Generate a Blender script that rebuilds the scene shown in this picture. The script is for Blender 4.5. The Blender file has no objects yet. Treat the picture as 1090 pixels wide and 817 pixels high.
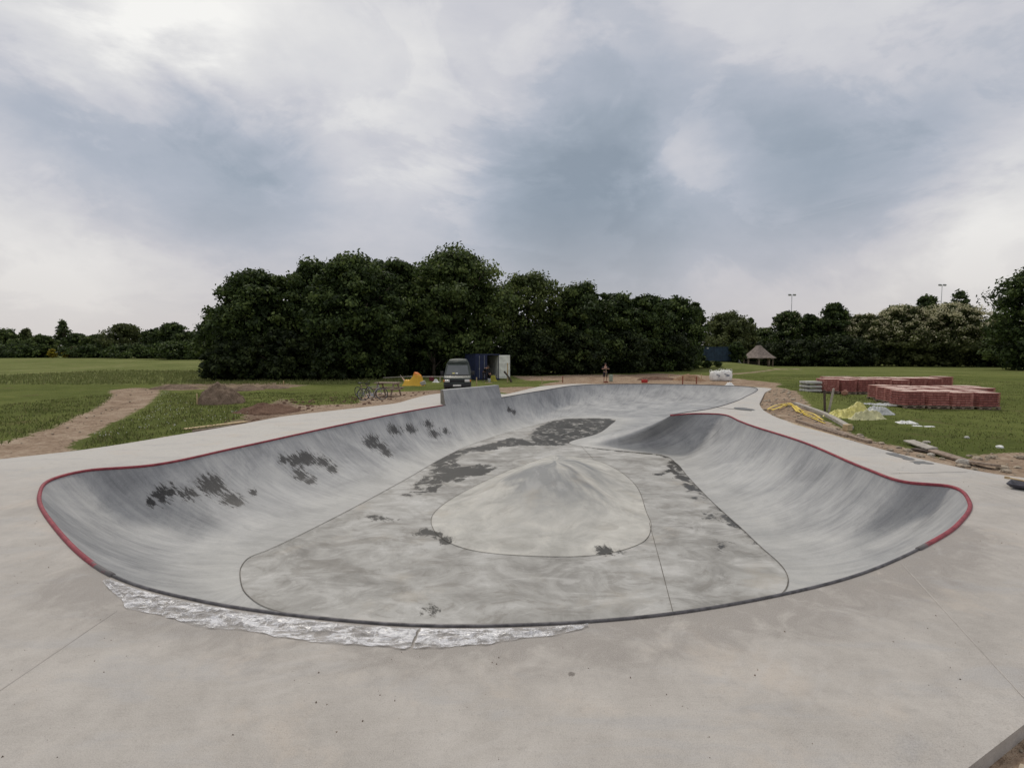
import bpy, bmesh, math, random
import numpy as np
from mathutils import Vector, Matrix, Euler, noise
from mathutils.geometry import delaunay_2d_cdt

random.seed(7); rng = np.random.default_rng(7)
R = math.radians
scene = bpy.context.scene
COL = scene.collection

# ------------------------------------------------------------------ camera
FPX, CX, CY, HY, CH = 545.0, 545.0, 408.5, 376.0, 2.5
PITCH = math.atan((CY - HY) / FPX)
cd = bpy.data.cameras.new("camera"); cam = bpy.data.objects.new("camera", cd); COL.objects.link(cam)
cd.sensor_width = 36.0; cd.lens = 18.0; cd.clip_start = 0.05; cd.clip_end = 6000
cam.location = (0, 0, CH); cam.rotation_euler = (math.pi / 2 - PITCH, 0, 0)
scene.camera = cam

def ray(px, py):
    x = (px - CX) / FPX; y = (CY - py) / FPX
    return Vector((x, math.cos(PITCH) + y * math.sin(PITCH), -math.sin(PITCH) + y * math.cos(PITCH)))
def at(px, py, z=0.0):
    d = ray(px, py); k = (z - CH) / d.z
    return Vector((d.x * k, d.y * k, z))
def atd(px, py, Y):
    d = ray(px, py); k = Y / d.y
    return Vector((d.x * k, Y, CH + d.z * k))

# ------------------------------------------------------------------ light
SUN_EL, SUN_AZ = R(52), R(-14)          # azimuth from +Y towards +X
scene.view_settings.view_transform = 'Standard'; scene.view_settings.look = 'None'
scene.view_settings.exposure = 0.12; scene.view_settings.gamma = 1.0
sd = bpy.data.lights.new("sun", 'SUN'); sd.energy = 1.3; sd.angle = R(14); sd.color = (1.0, 0.93, 0.82)
sun = bpy.data.objects.new("sun", sd); COL.objects.link(sun)
sdir = Vector((math.sin(SUN_AZ) * math.cos(SUN_EL), math.cos(SUN_AZ) * math.cos(SUN_EL), math.sin(SUN_EL)))
sun.rotation_euler = sdir.to_track_quat('Z', 'Y').to_euler(); sun.location = sdir * 80

class NT:
    """small node tree helper"""
    def __init__(s, tree): s.t = tree; s.n = tree.nodes; s.l = tree.links
    def new(s, typ, **kw):
        n = s.n.new(typ)
        for k, v in kw.items():
            if isinstance(k, str) and hasattr(n, k): setattr(n, k, v)
        return n
    def put(s, sock, v):
        if v is None: return
        if isinstance(v, bpy.types.NodeSocket): s.l.new(v, sock)
        else:
            try: sock.default_value = v
            except Exception: sock.default_value = (*v, 1.0)
    def math(s, op, a, b=None, c=None, clamp=False):
        n = s.new('ShaderNodeMath', operation=op); n.use_clamp = clamp
        for i, v in enumerate((a, b, c)): s.put(n.inputs[i], v) if v is not None else None
        return n.outputs[0]
    def vmath(s, op, a, b=None, scale=None):
        n = s.new('ShaderNodeVectorMath', operation=op); s.put(n.inputs[0], a)
        if b is not None: s.put(n.inputs[1], b)
        if scale is not None: s.put(n.inputs['Scale'], scale)
        return n
    def noise(s, vec, scale, detail=4, rough=.55, dist=0.0, col=False, con=0):
        n = s.new('ShaderNodeTexNoise'); s.put(n.inputs['Vector'], vec)
        n.inputs['Scale'].default_value = scale; n.inputs['Detail'].default_value = detail
        n.inputs['Roughness'].default_value = rough; n.inputs['Distortion'].default_value = dist
        if con: return s.math('MULTIPLY_ADD', n.outputs[0], con, .5 - con / 2)
        return n.outputs['Color'] if col else n.outputs[0]
    def ramp(s, f, stops):
        n = s.new('ShaderNodeValToRGB'); s.put(n.inputs[0], f); e = n.color_ramp.elements
        while len(e) > 1: e.remove(e[-1])
        e[0].position = stops[0][0]; e[0].color = (*stops[0][1], 1) if len(stops[0][1]) == 3 else stops[0][1]
        for p, c in stops[1:]:
            x = e.new(p); x.color = (*c, 1)
        return n.outputs[0]
    def mix(s, f, a, b, mode='MIX'):
        n = s.new('ShaderNodeMix', data_type='RGBA', blend_type=mode); n.clamp_factor = True
        s.put(n.inputs[0], f)
        s.put(n.inputs[6], a if isinstance(a, bpy.types.NodeSocket) else (*a, 1.0))
        s.put(n.inputs[7], b if isinstance(b, bpy.types.NodeSocket) else (*b, 1.0))
        return n.outputs[2]
    def sstep(s, v, lo, hi):
        n = s.new('ShaderNodeMapRange', interpolation_type='SMOOTHSTEP'); s.put(n.inputs[0], v)
        n.inputs[1].default_value = lo; n.inputs[2].default_value = hi
        return n.outputs[0]
    def attr(s, name):
        n = s.new('ShaderNodeAttribute'); n.attribute_name = name
        return n

# world: nishita sky under a broken overcast, laid out by compass direction
W = bpy.data.worlds.new("World"); scene.world = W; W.use_nodes = True
w = NT(W.node_tree); w.n.clear()
sky = w.new('ShaderNodeTexSky', sky_type='NISHITA'); sky.sun_disc = False
sky.sun_elevation = SUN_EL; sky.sun_rotation = SUN_AZ
tc = w.new('ShaderNodeTexCoord'); D0 = w.vmath('NORMALIZE', tc.outputs['Generated']).outputs[0]
sep = w.new('ShaderNodeSeparateXYZ'); w.put(sep.inputs[0], D0); dz = sep.outputs[2]
P = w.vmath('MULTIPLY', D0, (1.0, 1.0, 1.9)).outputs[0]
warp = w.vmath('SUBTRACT', w.noise(P, 3.2, 9, .60, .2, col=True), (.5, .5, .5)).outputs[0]
Dw = w.vmath('NORMALIZE', w.vmath('ADD', D0, w.vmath('SCALE', warp, scale=.24).outputs[0]).outputs[0]).outputs[0]
blobs = [(150, 40, 60, .40), (235, 20, 90, .24), (380, 20, 150, .06), (40, 60, 70, .12),
         (100, 95, 50, -.24), (195, 90, 30, -.26), (200, 165, 90, -.20), (70, 150, 100, -.18), (20, 130, 70, -.18), (300, 190, 60, -.22),
         (250, 215, 60, -.12), (40, 235, 95, .30), (140, 265, 110, .16), (40, 330, 160, .05),
         (400, 165, 80, .07), (485, 200, 40, .10), (330, 130, 50, .04), (520, 80, 90, .05),
         (620, 235, 70, -.24), (600, 190, 45, -.16), (670, 265, 80, -.12), (545, 250, 70, -.12), (430, 260, 90, -.08), (690, 300, 110, -.12), (520, 140, 26, -.05),
         (690, 60, 110, -.12), (850, 225, 70, -.14), (910, 205, 60, -.12), (790, 160, 60, -.1), (980, 175, 60, -.18), (780, 120, 80, -.12), (900, 240, 70, -.16),
         (745, 185, 40, .20), (720, 150, 30, .14), (600, 110, 60, .06),
         (1040, 235, 70, .26), (960, 275, 90, .20), (800, 275, 50, .12), (1060, 300, 110, .10), (1000, 40, 120, -.04), (790, 25, 60, .18), (920, 70, 60, .1), (1050, 110, 70, -.1)]
acc = 0.58
for (px, py, r, a) in blobs:
    d = ray(px, py).normalized(); sg = r / 560.0 * (1 / (1 + ((px - CX) ** 2 + (py - CY) ** 2) / FPX ** 2)) ** .5
    dn = w.vmath('DOT_PRODUCT', Dw, tuple(d)).outputs['Value']
    e = w.math('EXPONENT', w.math('MULTIPLY', w.math('SUBTRACT', dn, 1.0), 1.0 / (sg * sg)))
    acc = w.math('MULTIPLY_ADD', e, a, acc)
n1 = w.math('SUBTRACT', w.noise(P, 2.0, 8, .56, .4), .5)
n2 = w.math('SUBTRACT', w.noise(P, 7.0, 7, .6, .3), .5)
acc = w.math('MULTIPLY_ADD', n1, .42, acc); acc = w.math('MULTIPLY_ADD', n2, .20, acc)
n3 = w.sstep(w.noise(P, 3.4, 10, .60, .5), .49, .56); acc = w.math('MULTIPLY_ADD', w.math('SUBTRACT', n3, .5), .075, acc)
n4 = w.sstep(w.noise(w.vmath('ADD', P, (5.2, 1.7, 3.3)).outputs[0], 2.1, 10, .58, .4), .50, .60); acc = w.math('MULTIPLY_ADD', w.math('SUBTRACT', n4, .5), -.10, acc)
up = w.sstep(dz, .55, .95); acc = w.math('MULTIPLY_ADD', up, .25, acc)
acc = w.math('MULTIPLY_ADD', acc, 1.08, -.055)
cc = w.ramp(acc, [(0.0, (.24, .285, .34)), (.22, (.305, .35, .41)), (.42, (.40, .432, .495)), (.60, (.545, .548, .585)), (.8, (.685, .68, .68)), (1.0, (.86, .85, .82))])
hz = w.sstep(dz, .30, .02)
cc = w.mix(w.math('MULTIPLY', hz, .55), cc, (.50, .45, .445))
cloud = w.vmath('SCALE', cc, scale=10.0).outputs[0]
mixc = w.mix(.95, sky.outputs[0], cloud)
bg = w.new('ShaderNodeBackground'); w.put(bg.inputs[0], mixc); bg.inputs[1].default_value = 0.1
wo = w.new('ShaderNodeOutputWorld'); w.l.new(bg.outputs[0], wo.inputs[0])
W.cycles.sampling_method = 'MANUAL'; W.cycles.sample_map_resolution = 512

# ------------------------------------------------------------------ object helpers
def tag(o, label=None, cat=None, group=None, kind=None):
    if label: o['label'] = label
    if cat: o['category'] = cat
    if group: o['group'] = group
    if kind: o['kind'] = kind
    return o
def empty(name, loc, rz=0.0, label=None, cat=None, group=None):
    o = bpy.data.objects.new(name, None); COL.objects.link(o); o.location = loc; o.rotation_euler = (0, 0, rz)
    o.empty_display_size = .2
    return tag(o, label, cat, group)
def mesh_obj(name, verts, faces, mat, parent=None, smooth=False, mats=None, midx=None):
    me = bpy.data.meshes.new(name)
    me.from_pydata([tuple(v) for v in verts], [], [tuple(int(i) for i in f) for f in faces]); me.update()
    for m in (mats or [mat]): me.materials.append(m)
    if midx is not None: me.polygons.foreach_set('material_index', np.asarray(midx, dtype=np.int32))
    if smooth: me.polygons.foreach_set('use_smooth', [True] * len(me.polygons))
    o = bpy.data.objects.new(name, me); COL.objects.link(o)
    if parent: o.parent = parent
    return o
def fattr(o, name, vals):
    a = o.data.attributes.new(name, 'FLOAT', 'POINT'); a.data.foreach_set('value', np.asarray(vals, dtype=np.float32))
class MB:
    def __init__(s): s.v = []; s.f = []
    def add(s, vs, fs):
        b = len(s.v); s.v += [tuple(v) for v in vs]; s.f += [tuple(i + b for i in f) for f in fs]; return s
    def box(s, c, d, rot=None, taper=1.0):
        M = rot.to_matrix() if isinstance(rot, Euler) else (rot or Matrix.Identity(3)); c = Vector(c); vs = []
        for z in (-1, 1):
            k = taper if z > 0 else 1.0
            for x, y in ((-1, -1), (1, -1), (1, 1), (-1, 1)): vs.append(c + M @ Vector((x * d[0] / 2 * k, y * d[1] / 2 * k, z * d[2] / 2)))
        return s.add(vs, [(0, 3, 2, 1), (4, 5, 6, 7), (0, 1, 5, 4), (1, 2, 6, 5), (2, 3, 7, 6), (3, 0, 4, 7)])
    def tube(s, pts, r, n=8, cap=True, closed=False):
        pts = [Vector(p) for p in pts]; m = len(pts); rr = r if isinstance(r, (list, tuple)) else [r] * m
        vs = []; up = None
        for i, p in enumerate(pts):
            if closed: t = pts[(i + 1) % m] - pts[i - 1]
            else: t = pts[min(i + 1, m - 1)] - pts[max(i - 1, 0)]
            t.normalize()
            if up is None:
                up = Vector((0, 0, 1)) if abs(t.z) < .9 else Vector((1, 0, 0))
            a = t.cross(up); a.normalize(); b = a.cross(t); b.normalize()
            if not abs(t.z) < .9: up = b
            for k in range(n):
                q = 2 * math.pi * k / n; vs.append(p + (a * math.cos(q) + b * math.sin(q)) * rr[i])
        fs = []
        for i in range(m if closed else m - 1):
            j = (i + 1) % m
            for k in range(n): fs.append((i * n + k, i * n + (k + 1) % n, j * n + (k + 1) % n, j * n + k))
        if cap and not closed: fs += [tuple(range(n))[::-1], tuple(range((m - 1) * n, m * n))]
        return s.add(vs, fs)
    def lathe(s, prof, c=(0, 0, 0), n=24, axis='z'):
        vs = []; m = len(prof)
        for r, h in prof:
            for k in range(n):
                q = 2 * math.pi * k / n; x, y = r * math.cos(q), r * math.sin(q)
                v = {'z': (x, y, h), 'x': (h, x, y), 'y': (x, h, y)}[axis]
                vs.append((v[0] + c[0], v[1] + c[1], v[2] + c[2]))
        fs = [(i * n + k, i * n + (k + 1) % n, (i + 1) * n + (k + 1) % n, (i + 1) * n + k) for i in range(m - 1) for k in range(n)]
        fs += [tuple(range(n))[::-1], tuple(range((m - 1) * n, m * n))]
        return s.add(vs, fs)
    def prism(s, poly, x0, x1):                      # polygon in (y,z), extruded along x
        n = len(poly); vs = [(x0, y, z) for y, z in poly] + [(x1, y, z) for y, z in poly]
        return s.add(vs, [tuple(range(n)), tuple(range(2 * n - 1, n - 1, -1))] + [(i, i + n, (i + 1) % n + n, (i + 1) % n) for i in range(n)])
    def build(s, name, mat, parent=None, smooth=False, bevel=0.0, fix=True):
        o = mesh_obj(name, s.v, s.f, mat, parent, smooth)
        if fix:
            bm = bmesh.new(); bm.from_mesh(o.data); bmesh.ops.recalc_face_normals(bm, faces=bm.faces); bm.to_mesh(o.data); bm.free()
        if bevel:
            b = o.modifiers.new('bevel', 'BEVEL'); b.width = bevel; b.segments = 2; b.limit_method = 'ANGLE'
        return o
KIDS = {}
def children(o): return [c for c in COL.objects if c.parent == o]
def copy_tree(o, parent=None, kids=None):
    if kids is None:
        kids = {}
        for c in COL.objects:
            if c.parent: kids.setdefault(c.parent.name, []).append(c)
    c = o.copy(); COL.objects.link(c); c.parent = parent
    for ch in kids.get(o.name, []): copy_tree(ch, c, kids)
    return c

def inside(px, py, poly):
    px = np.asarray(px); py = np.asarray(py); res = np.zeros(px.shape, bool); n = len(poly)
    for i in range(n):
        x0, y0 = poly[i][0], poly[i][1]; x1, y1 = poly[(i + 1) % n][0], poly[(i + 1) % n][1]
        if y0 == y1: continue
        c = ((y0 > py) != (y1 > py)) & (px < (x1 - x0) * (py - y0) / (y1 - y0) + x0); res ^= c
    return res
def segdist(px, py, poly, closed=True):
    d = np.full(np.shape(px), 1e9); n = len(poly)
    for i in range(n if closed else n - 1):
        ax, ay = poly[i][0], poly[i][1]; bx, by = poly[(i + 1) % n][0], poly[(i + 1) % n][1]
        L = (bx - ax) ** 2 + (by - ay) ** 2 + 1e-12
        t = np.clip(((px - ax) * (bx - ax) + (py - ay) * (by - ay)) / L, 0, 1)
        d = np.minimum(d, np.hypot(px - ax - t * (bx - ax), py - ay - t * (by - ay)))
    return d
def sdist(px, py, poly):          # positive inside
    d = segdist(px, py, poly); return np.where(inside(px, py, poly), d, -d)
def cr_closed(P_, n=8):
    P_ = [np.array(p, float) for p in P_]; m = len(P_); out = []
    for i in range(m):
        p0, p1, p2, p3 = P_[i - 1], P_[i], P_[(i + 1) % m], P_[(i + 2) % m]
        def kn(a, b): return max(np.linalg.norm(b - a), 1e-4) ** .5
        t0 = 0; t1 = kn(p0, p1); t2 = t1 + kn(p1, p2); t3 = t2 + kn(p2, p3)
        for k in range(n):
            t = t1 + (t2 - t1) * k / n
            A1 = (t1 - t) / (t1 - t0) * p0 + (t - t0) / (t1 - t0) * p1
            A2 = (t2 - t) / (t2 - t1) * p1 + (t - t1) / (t2 - t1) * p2
            A3 = (t3 - t) / (t3 - t2) * p2 + (t - t2) / (t3 - t2) * p3
            B1 = (t2 - t) / (t2 - t0) * A1 + (t - t0) / (t2 - t0) * A2
            B2 = (t3 - t) / (t3 - t1) * A2 + (t - t1) / (t3 - t1) * A3
            out.append((t2 - t) / (t2 - t1) * B1 + (t - t1) / (t2 - t1) * B2)
    return np.array(out)
def fbm(x, y, z=0.0, o=4):
    return noise.fractal(Vector((x, y, z)), .9, 2.0, o)

# ------------------------------------------------------------------ materials
def mat(name):
    m = bpy.data.materials.new(name); m.use_nodes = True; t = NT(m.node_tree)
    b = m.node_tree.nodes['Principled BSDF']; return m, t, b
def simple(name, col, rough=.6, metal=0.0, var=.18, scale=6.0, bump=0.0, spec=.4):
    m, t, b = mat(name); g = t.new('ShaderNodeTexCoord').outputs['Object']
    n = t.noise(g, scale, 5, .6); c0 = tuple(c * (1 - var) for c in col); c1 = tuple(min(1, c * (1 + var)) for c in col)
    t.put(b.inputs['Base Color'], t.mix(t.sstep(n, .3, .7), c0, c1)); b.inputs['Roughness'].default_value = rough
    b.inputs['Metallic'].default_value = metal; b.inputs['Specular IOR Level'].default_value = spec
    if bump:
        bp = t.new('ShaderNodeBump'); bp.inputs['Strength'].default_value = bump; bp.inputs['Distance'].default_value = .03
        t.put(bp.inputs['Height'], t.noise(g, scale * 3, 5)); t.l.new(bp.outputs[0], b.inputs['Normal'])
    return m
def pos(t): return t.new('ShaderNodeNewGeometry').outputs['Position']

# deck concrete: warm grey, mottled, brushed
def m_deck():
    m, t, b = mat('deck_concrete'); p = pos(t)
    big = t.noise(p, .25, 6, .58, .2, con=1.8); mid = t.noise(p, 1.6, 9, .72, .25, con=1.8); fine = t.noise(p, 30, 3, .6)
    v = t.math('ADD', t.math('MULTIPLY', big, .45), t.math('MULTIPLY', mid, .55))
    c = t.ramp(v, [(.24, (.275, .251, .226)), (.42, (.355, .328, .298)), (.56, (.412, .383, .350)), (.74, (.480, .450, .413))])
    # far part was poured last and is paler
    sx = t.new('ShaderNodeSeparateXYZ'); t.put(sx.inputs[0], p)
    pale = t.sstep(sx.outputs[1], 8.0, 13.0)
    c = t.mix(t.math('MULTIPLY', pale, .72), c, (.50, .485, .455))
    # bluish trowel burnish
    mp = t.new('ShaderNodeMapping'); t.put(mp.inputs[0], p); mp.inputs['Rotation'].default_value = (0, 0, .5); mp.inputs['Scale'].default_value = (.5, 1.6, 1)
    bl = t.sstep(t.noise(mp.outputs[0], 1.3, 8, .68, .4), .50, .64)
    c = t.mix(t.math('MULTIPLY', bl, .55), c, (.345, .338, .335))
    # warm brown blush
    wb = t.sstep(t.noise(p, .8, 8, .68, .3), .52, .66)
    c = t.mix(t.math('MULTIPLY', wb, .45), c, (.475, .405, .335))
    wv = t.new('ShaderNodeTexWave', wave_type='RINGS', rings_direction='SPHERICAL'); t.put(wv.inputs['Vector'], t.vmath('ADD', p, (3.5, -9.0, 0)).outputs[0])
    wv.inputs['Scale'].default_value = 1.7; wv.inputs['Distortion'].default_value = 5; wv.inputs['Detail'].default_value = 5; wv.inputs['Detail Roughness'].default_value = .7
    c = t.mix(t.math('MULTIPLY', t.math('MULTIPLY', t.sstep(wv.outputs['Fac'], .55, .95), t.sstep(t.noise(p, .6, 4), .45, .62)), .22), c, (.50, .475, .45))
    # broom streaks
    mp2 = t.new('ShaderNodeMapping'); t.put(mp2.inputs[0], p); mp2.inputs['Rotation'].default_value = (0, 0, 1.05); mp2.inputs['Scale'].default_value = (1.2, 40, 1)
    st = t.noise(mp2.outputs[0], 1.5, 3, .6)
    c = t.mix(t.math('MULTIPLY', t.sstep(st, .35, .75), .10), c, (.55, .53, .5))
    # damp shade along the near lip and scattered drips
    dk = t.attr('damp').outputs['Fac']
    dn = t.math('MULTIPLY', dk, t.math('MULTIPLY_ADD', t.noise(p, 2.2, 7, .7, .8, con=2.2), 1.5, .1))
    c = t.mix(t.math('MULTIPLY', t.sstep(dn, .15, .75), .70), c, (.22, .198, .18))
    vo = t.new('ShaderNodeTexVoronoi'); t.put(vo.inputs['Vector'], t.vmath('ADD', p, t.vmath('SCALE', t.noise(p, 22, 3, col=True), scale=.07).outputs[0]).outputs[0]); vo.inputs['Scale'].default_value = 1.5
    vc = t.new('ShaderNodeSeparateColor'); t.put(vc.inputs[0], vo.outputs['Color'])
    sp = t.math('MULTIPLY', t.sstep(vo.outputs['Distance'], .060, .035), t.math('GREATER_THAN', vc.outputs[0], .74))
    c = t.mix(t.math('MULTIPLY', sp, .85), c, (.07, .055, .045))
    c = t.mix(t.math('MULTIPLY', t.math('SUBTRACT', fine, .5), .5), c, (.55, .5, .46))
    c = t.mix(t.sstep(t.noise(p, 55, 2, .5), .60, .78), c, t.mix(.4, c, (.16, .14, .13))); c = t.mix(t.math('MULTIPLY', t.sstep(t.noise(p, 7, 8, .75), .50, .66), .30), c, (.26, .24, .222)); gr = t.noise(p, 120, 3, .7, con=1.6); c = t.mix(t.math('MULTIPLY', t.sstep(gr, .3, .75), .30), c, (.56, .53, .49)); c = t.mix(t.math('MULTIPLY', t.sstep(gr, .5, .2), .30), c, (.20, .185, .17))
    t.put(b.inputs['Base Color'], c)
    t.put(b.inputs['Roughness'], t.math('MULTIPLY_ADD', mid, .25, .62)); b.inputs['Specular IOR Level'].default_value = .35
    bp = t.new('ShaderNodeBump'); bp.inputs['Strength'].default_value = .22; bp.inputs['Distance'].default_value = .01
    t.put(bp.inputs['Height'], t.math('ADD', fine, t.math('MULTIPLY', mid, 2.0))); t.l.new(bp.outputs[0], b.inputs['Normal'])
    return m
# bowl wall concrete: cool grey with streaks running down the transition
def m_wall():
    m, t, b = mat('bowl_wall_concrete'); uv = t.new('ShaderNodeUVMap').outputs[0]; p = pos(t)
    mp = t.new('ShaderNodeMapping'); t.put(mp.inputs[0], uv); mp.inputs['Scale'].default_value = (3.0, .35, 1)
    mp3 = t.new('ShaderNodeMapping'); t.put(mp3.inputs[0], uv); mp3.inputs['Scale'].default_value = (9.0, .7, 1)
    mp3.inputs['Rotation'].default_value = (0, 0, .12)
    s1 = t.noise(mp.outputs[0], .8, 7, .68, .7, con=1.8); s2 = t.noise(mp3.outputs[0], 1.4, 6, .65, .4, con=1.8); big = t.noise(p, .5, 7, .62, .8, con=1.9)
    v = t.math('ADD', t.math('MULTIPLY', s1, .32), t.math('ADD', t.math('MULTIPLY', s2, .22), t.math('MULTIPLY', big, .46)))
    sv = t.new('ShaderNodeSeparateXYZ'); t.put(sv.inputs[0], uv)     # v = metres above the floor seam
    c = t.ramp(v, [(.26, (.165, .170, .177)), (.42, (.262, .266, .272)), (.55, (.350, .352, .352)), (.74, (.46, .458, .445))])
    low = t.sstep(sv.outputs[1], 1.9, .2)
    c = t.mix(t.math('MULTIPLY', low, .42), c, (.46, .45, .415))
    # darker grey towards the coping
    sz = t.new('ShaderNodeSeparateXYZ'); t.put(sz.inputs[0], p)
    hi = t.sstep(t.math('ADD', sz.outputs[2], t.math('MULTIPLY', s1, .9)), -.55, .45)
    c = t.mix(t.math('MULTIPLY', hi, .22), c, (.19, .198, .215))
    mpa = t.new('ShaderNodeMapping'); t.put(mpa.inputs[0], uv); mpa.inputs['Scale'].default_value = (1.6, .8, 1); mpa.inputs['Rotation'].default_value = (0, 0, -.5)
    arc = t.noise(mpa.outputs[0], 1.1, 8, .72, .8)
    c = t.mix(t.math('MULTIPLY', t.sstep(arc, .50, .66), .28), c, (.48, .48, .475))
    c = t.mix(t.math('MULTIPLY', t.sstep(arc, .47, .36), .24), c, (.19, .19, .195))
    # black scraped stains
    st = t.attr('stain').outputs['Fac']
    mp4 = t.new('ShaderNodeMapping'); t.put(mp4.inputs[0], uv); mp4.inputs['Scale'].default_value = (9.0, 2.4, 1); mp4.inputs['Rotation'].default_value = (0, 0, .35)
    sn = t.noise(mp4.outputs[0], 1.3, 6, .72, .6)
    sf = t.noise(mp4.outputs[0], 6.0, 5, .7)
    edge = t.math('ADD', st, t.math('ADD', t.math('MULTIPLY', t.math('SUBTRACT', sn, .5), 3.0), t.math('MULTIPLY', t.math('SUBTRACT', sf, .5), .9)))
    halo = t.math('MULTIPLY', t.sstep(edge, .25, .75), t.sstep(st, .04, .3)); c = t.mix(t.math('MULTIPLY', halo, .45), c, (.11, .105, .10))
    sm = t.math('MULTIPLY', t.sstep(edge, .52, .74), t.sstep(st, .06, .2))
    c = t.mix(t.math('MULTIPLY', sm, .95), c, (.020, .019, .019))
    wt = t.math('ADD', t.attr('wet').outputs['Fac'], t.math('MULTIPLY', t.math('SUBTRACT', t.noise(p, 2.2, 6, .65), .5), .9))
    t.put(b.inputs['Base Color'], c); t.put(b.inputs['Roughness'], t.math('MULTIPLY_ADD', s1, .35, .42)); b.inputs['Specular IOR Level'].default_value = .4
    bp = t.new('ShaderNodeBump'); bp.inputs['Strength'].default_value = .18; bp.inputs['Distance'].default_value = .01
    gw = t.noise(p, 38, 5, .75, con=1.6); c = t.mix(t.math('MULTIPLY', t.sstep(gw, .55, .8), .22), c, (.12, .12, .125)); c = t.mix(t.math('MULTIPLY', t.sstep(gw, .45, .2), .18), c, (.55, .55, .54)); t.put(b.inputs['Base Color'], c)
    t.put(bp.inputs['Height'], t.noise(p, 22, 4)); t.l.new(bp.outputs[0], b.inputs['Normal'])
    return m
def m_floor(name='bowl_floor_concrete', dusty=True):
    m, t, b = mat(name); p = pos(t)
    big = t.noise(p, .5, 6, .6, .7, con=1.9); sw = t.noise(p, .9, 9, .66, 1.4, con=1.9); fine = t.noise(p, 26, 3)
    v = t.math('ADD', t.math('MULTIPLY', big, .5), t.math('MULTIPLY', sw, .5))
    if dusty: c = t.ramp(v, [(.24, (.20, .192, .178)), (.40, (.285, .277, .26)), (.54, (.365, .357, .338)), (.72, (.455, .449, .432))])
    else: c = t.ramp(v, [(.26, (.34, .332, .305)), (.44, (.42, .41, .38)), (.58, (.49, .475, .435)), (.72, (.56, .545, .50))])
    mp = t.new('ShaderNodeMapping'); t.put(mp.inputs[0], p); mp.inputs['Scale'].default_value = (.7, 1.3, 1); mp.inputs['Rotation'].default_value = (0, 0, -.3)
    dust = t.noise(mp.outputs[0], 1.1, 9, .68, 1.5)
    c = t.mix(t.math('MULTIPLY', t.sstep(dust, .51, .66), .38 if dusty else .2), c, (.62, .61, .59))
    c = t.mix(t.math('MULTIPLY', t.sstep(dust, .48, .36), .42 if dusty else .22), c, (.165, .15, .13))
    if not dusty:
        mq = t.new('ShaderNodeMapping'); t.put(mq.inputs[0], p); mq.inputs['Scale'].default_value = (1.5, .6, .3)
        q = t.noise(mq.outputs[0], 1.3, 5, .55, .5)
        sz = t.new('ShaderNodeSeparateXYZ'); t.put(sz.inputs[0], p)
        hi = t.sstep(sz.outputs[2], -1.46, -.80)
        c = t.mix(t.math('MULTIPLY', t.math('MULTIPLY', hi, t.attr('streak').outputs['Fac']), .78), c, (.175, .183, .192))
        c = t.mix(t.math('MULTIPLY', t.math('MULTIPLY', hi, t.sstep(q, .52, .70)), .4), c, (.50, .495, .48))
    c = t.mix(t.math('MULTIPLY', t.sstep(t.noise(p, .8, 6, .6), .56, .72), .3), c, (.38, .33, .26)); gf = t.noise(p, 45, 5, .75, con=1.6); c = t.mix(t.math('MULTIPLY', t.sstep(gf, .55, .8), .25), c, (.15, .14, .13))
    wt = t.attr('wet').outputs['Fac']
    mw = t.new('ShaderNodeMapping'); t.put(mw.inputs[0], p); mw.inputs['Scale'].default_value = (1.0, .75, 1)
    wn = t.math('ADD', wt, t.math('MULTIPLY', t.math('SUBTRACT', t.noise(mw.outputs[0], 2.2, 9, .74, .6), .5), 2.6))
    c = t.mix(t.math('MULTIPLY', t.sstep(wn, .30, .55), .38), c, (.20, .19, .17))
    wm = t.sstep(wn, .45, .62)
    c = t.mix(t.math('MULTIPLY', wm, .94), c, (.036, .034, .030))
    t.put(b.inputs['Base Color'], c)
    ro = t.math('SUBTRACT', t.math('MULTIPLY_ADD', big, .25, .5), t.math('MULTIPLY', wm, .22)); t.put(b.inputs['Roughness'], ro)
    b.inputs['Specular IOR Level'].default_value = .22
    bp = t.new('ShaderNodeBump'); bp.inputs['Strength'].default_value = .15; bp.inputs['Distance'].default_value = .01
    t.put(bp.inputs['Height'], t.math('ADD', fine, sw)); t.l.new(bp.outputs[0], b.inputs['Normal'])
    return m
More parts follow.
